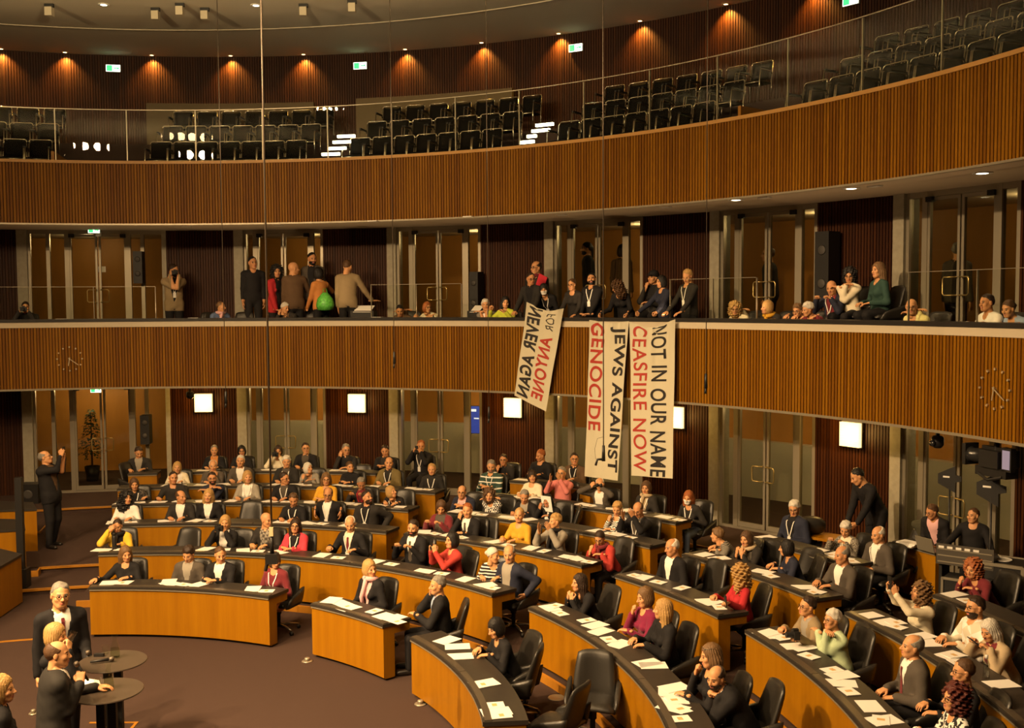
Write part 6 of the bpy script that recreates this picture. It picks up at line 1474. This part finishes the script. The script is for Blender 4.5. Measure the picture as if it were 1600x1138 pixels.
# speakers, column, cube, bin
b = MB(); q = on_z(35, 927, 0); r = empty('column_speaker', (q[0], q[1], 0), .1); tag(r, 'slim black column speaker standing among the side benches', 'loudspeaker')
b.box(-.055, .055, -.05, .05, .42, 1.95); b.build('column', M_BLACK, r); b = MB(); b.box(-.11, .11, -.11, .11, 0, .42); b.build('base_box', M_BLACK, r)
q = on_z(50, 785, .5); b = MB(); b.box(-.22, .22, -.18, .18, 0, .42); o = b.build('floor_speaker', M_BLACK, loc=(q[0], q[1], .5)); tag(o, 'black speaker cube on the floor before the stone pier', 'loudspeaker')
g_ = MB(); g_.lathe([(.10, 0), (.08, .01)], 20); c_ = g_.build('cone', mat('cone', (.05, .045, .04), .6), o); c_.rotation_euler = (math.pi / 2, 0, 0); c_.location = (0, -.18, .2)
for px, y0, y1, rr, w_, lab in ((228, 649, 694, 15.15, .10, 'black wall speaker on the glass side light by the chamber doors'), (217, 393, 443, 15.15, .10, 'black wall speaker beside the gallery glass doors at the left'), (743, 425, 495, 15.1, .10, 'black wall speaker beside the third gallery door'), (1288, 362, 478, 15.1, .14, 'tall black wall speaker behind the two people near the gallery wall')):
    q0, q1 = on_r(px, y1, rr), on_r(px, y0, rr); r = empty('wall_speaker', q0, frame_at(q0)); tag(r, lab, 'loudspeaker', 'black wall speakers'); hh = q1[2] - q0[2]
    b = MB(); b.box(-w_, w_, -.09, .22, 0, hh); b.build('cabinet', M_BLACK, r)
    for z in (.75, .3): b = MB(); b.tube([(0, -.09, hh * z), (0, -.10, hh * z)], [w_ * .62, w_ * .5], 16); b.build('driver', mat('cone', (.05, .045, .04), .6), r, True)
for i, (px, py, s_, lab) in enumerate(((480, 1034, 1, 'round metal floor outlet before the short front desk'), (657, 1101, 1, 'round metal floor outlet before the nearest curved desk'), (343, 998, .9, 'round metal floor outlet below the front desk'), (205, 1087, .8, 'round floor outlet half hidden behind the front standing table'), (52, 1116, .7, 'round floor outlet beside the person with the microphone'))):
    q = on_z(px, py, 0); r = empty('floor_outlet', (q[0], q[1], 0)); tag(r, lab, 'floor outlet', 'metal floor outlets')
    b = MB(); b.lathe([(.075 * s_, 0), (.07 * s_, .012), (.03 * s_, .014)], 20); b.build('plate', M_ALU, r, True); b = MB(); b.lathe([(.038 * s_, .012), (.036 * s_, .05), (.02 * s_, .056)], 16); b.build('lid', M_ALU, r, True)
q = on_z(870, 1091, 0); b = MB(); b.lathe([(.11, 0), (.105, .008), (.085, .008), (.08, .004)], 28); o = b.build('floor_disc', M_ALU, None, True, (q[0], q[1], 0)); tag(o, 'flat round metal floor disc beside the large empty chair', 'floor outlet')
# bottles
q = on_z(1541, 1060, topz(4)); r = empty('water_bottle', (q[0], q[1], topz(4) + .001)); tag(r, 'clear water bottle on the desk before the beige cardigan', 'bottle')
b = MB(); b.lathe([(.032, 0), (.034, .02), (.031, .08), (.034, .14), (.014, .19), (.014, .20)], 18); b.build('bottle_body', glass_mat('pet', (.75, .77, .74), .10), r, True); b = MB(); b.lathe([(.016, .20), (.016, .23), (.010, .235)], 14); b.build('cap', M_WHITE, r, True)
q = on_z(179, 859, topz(2)); r = empty('flask', (q[0], q[1], topz(2) + .001)); tag(r, 'black drinking flask before the person in the yellow cardigan', 'bottle')
b = MB(); b.lathe([(.036, 0), (.037, .01), (.037, .20), (.026, .23)], 18); b.build('flask_body', M_BLACK, r, True); b = MB(); b.lathe([(.026, .23), (.026, .27), (.02, .275)], 16); b.build('cap', M_BLACK, r, True)
# lobby: potted tree, blue screen
q = on_r(143, 690, 17.0); r = empty('potted_tree', (q[0], q[1], .5)); tag(r, 'dark green potted tree in the lobby behind the chamber doors', 'plant')
b = MB(); rr_ = random.Random(3)
for k in range(420):
    z = rr_.uniform(.55, 1.75); w_ = .40 * (1.85 - z) / 1.3 * rr_.uniform(.3, 1); t = rr_.uniform(0, 6.28); c = Vector((w_ * math.cos(t), w_ * math.sin(t), z)); d = Vector((math.cos(t), math.sin(t), -.35)) * .09; s_ = Vector((-math.sin(t), math.cos(t), 0)) * .018
    b.add([c - s_, c + d * .5 - s_ * 1.6 + Vector((0, 0, .02)), c + d, c + d * .5 + s_ * 1.6 + Vector((0, 0, .02)), c + s_], [(0, 1, 2, 3, 4)])
b.build('foliage', mat('fir_green', (.018, .055, .022), .6, 0, 0, 30, .4), r); b = MB(); b.tube([(0, 0, .3), (0, 0, 1.7)], [.025, .01], 8); b.build('trunk', mat('bark', (.05, .03, .015), .9), r)
b = MB(); b.lathe([(.14, 0), (.18, .36), (.16, .36), (.14, .30)], 20); b.build('pot', M_BLACK, r, True)
q = on_r(743, 656, 17.6); r = empty('info_screen', q, frame_at(q)); tag(r, 'blue lit information screen in the lobby beside the third door', 'screen')
b = MB(); b.box(-.22, .22, -.02, .03, -.34, .34); b.build('housing', M_BLACK, r); b = MB(); b.box(-.21, .21, -.024, -.02, -.33, .33); b.build('panel', emit_mat('screen_blue', (.03, .05, .30), 1.3), r)
b = MB(); b.box(-.10, .03, -.027, -.024, .20, .26); b.box(-.03, .10, -.027, -.024, .02, .05); b.build('symbol', emit_mat('screen_white', (.8, .85, 1), 1.2), r)
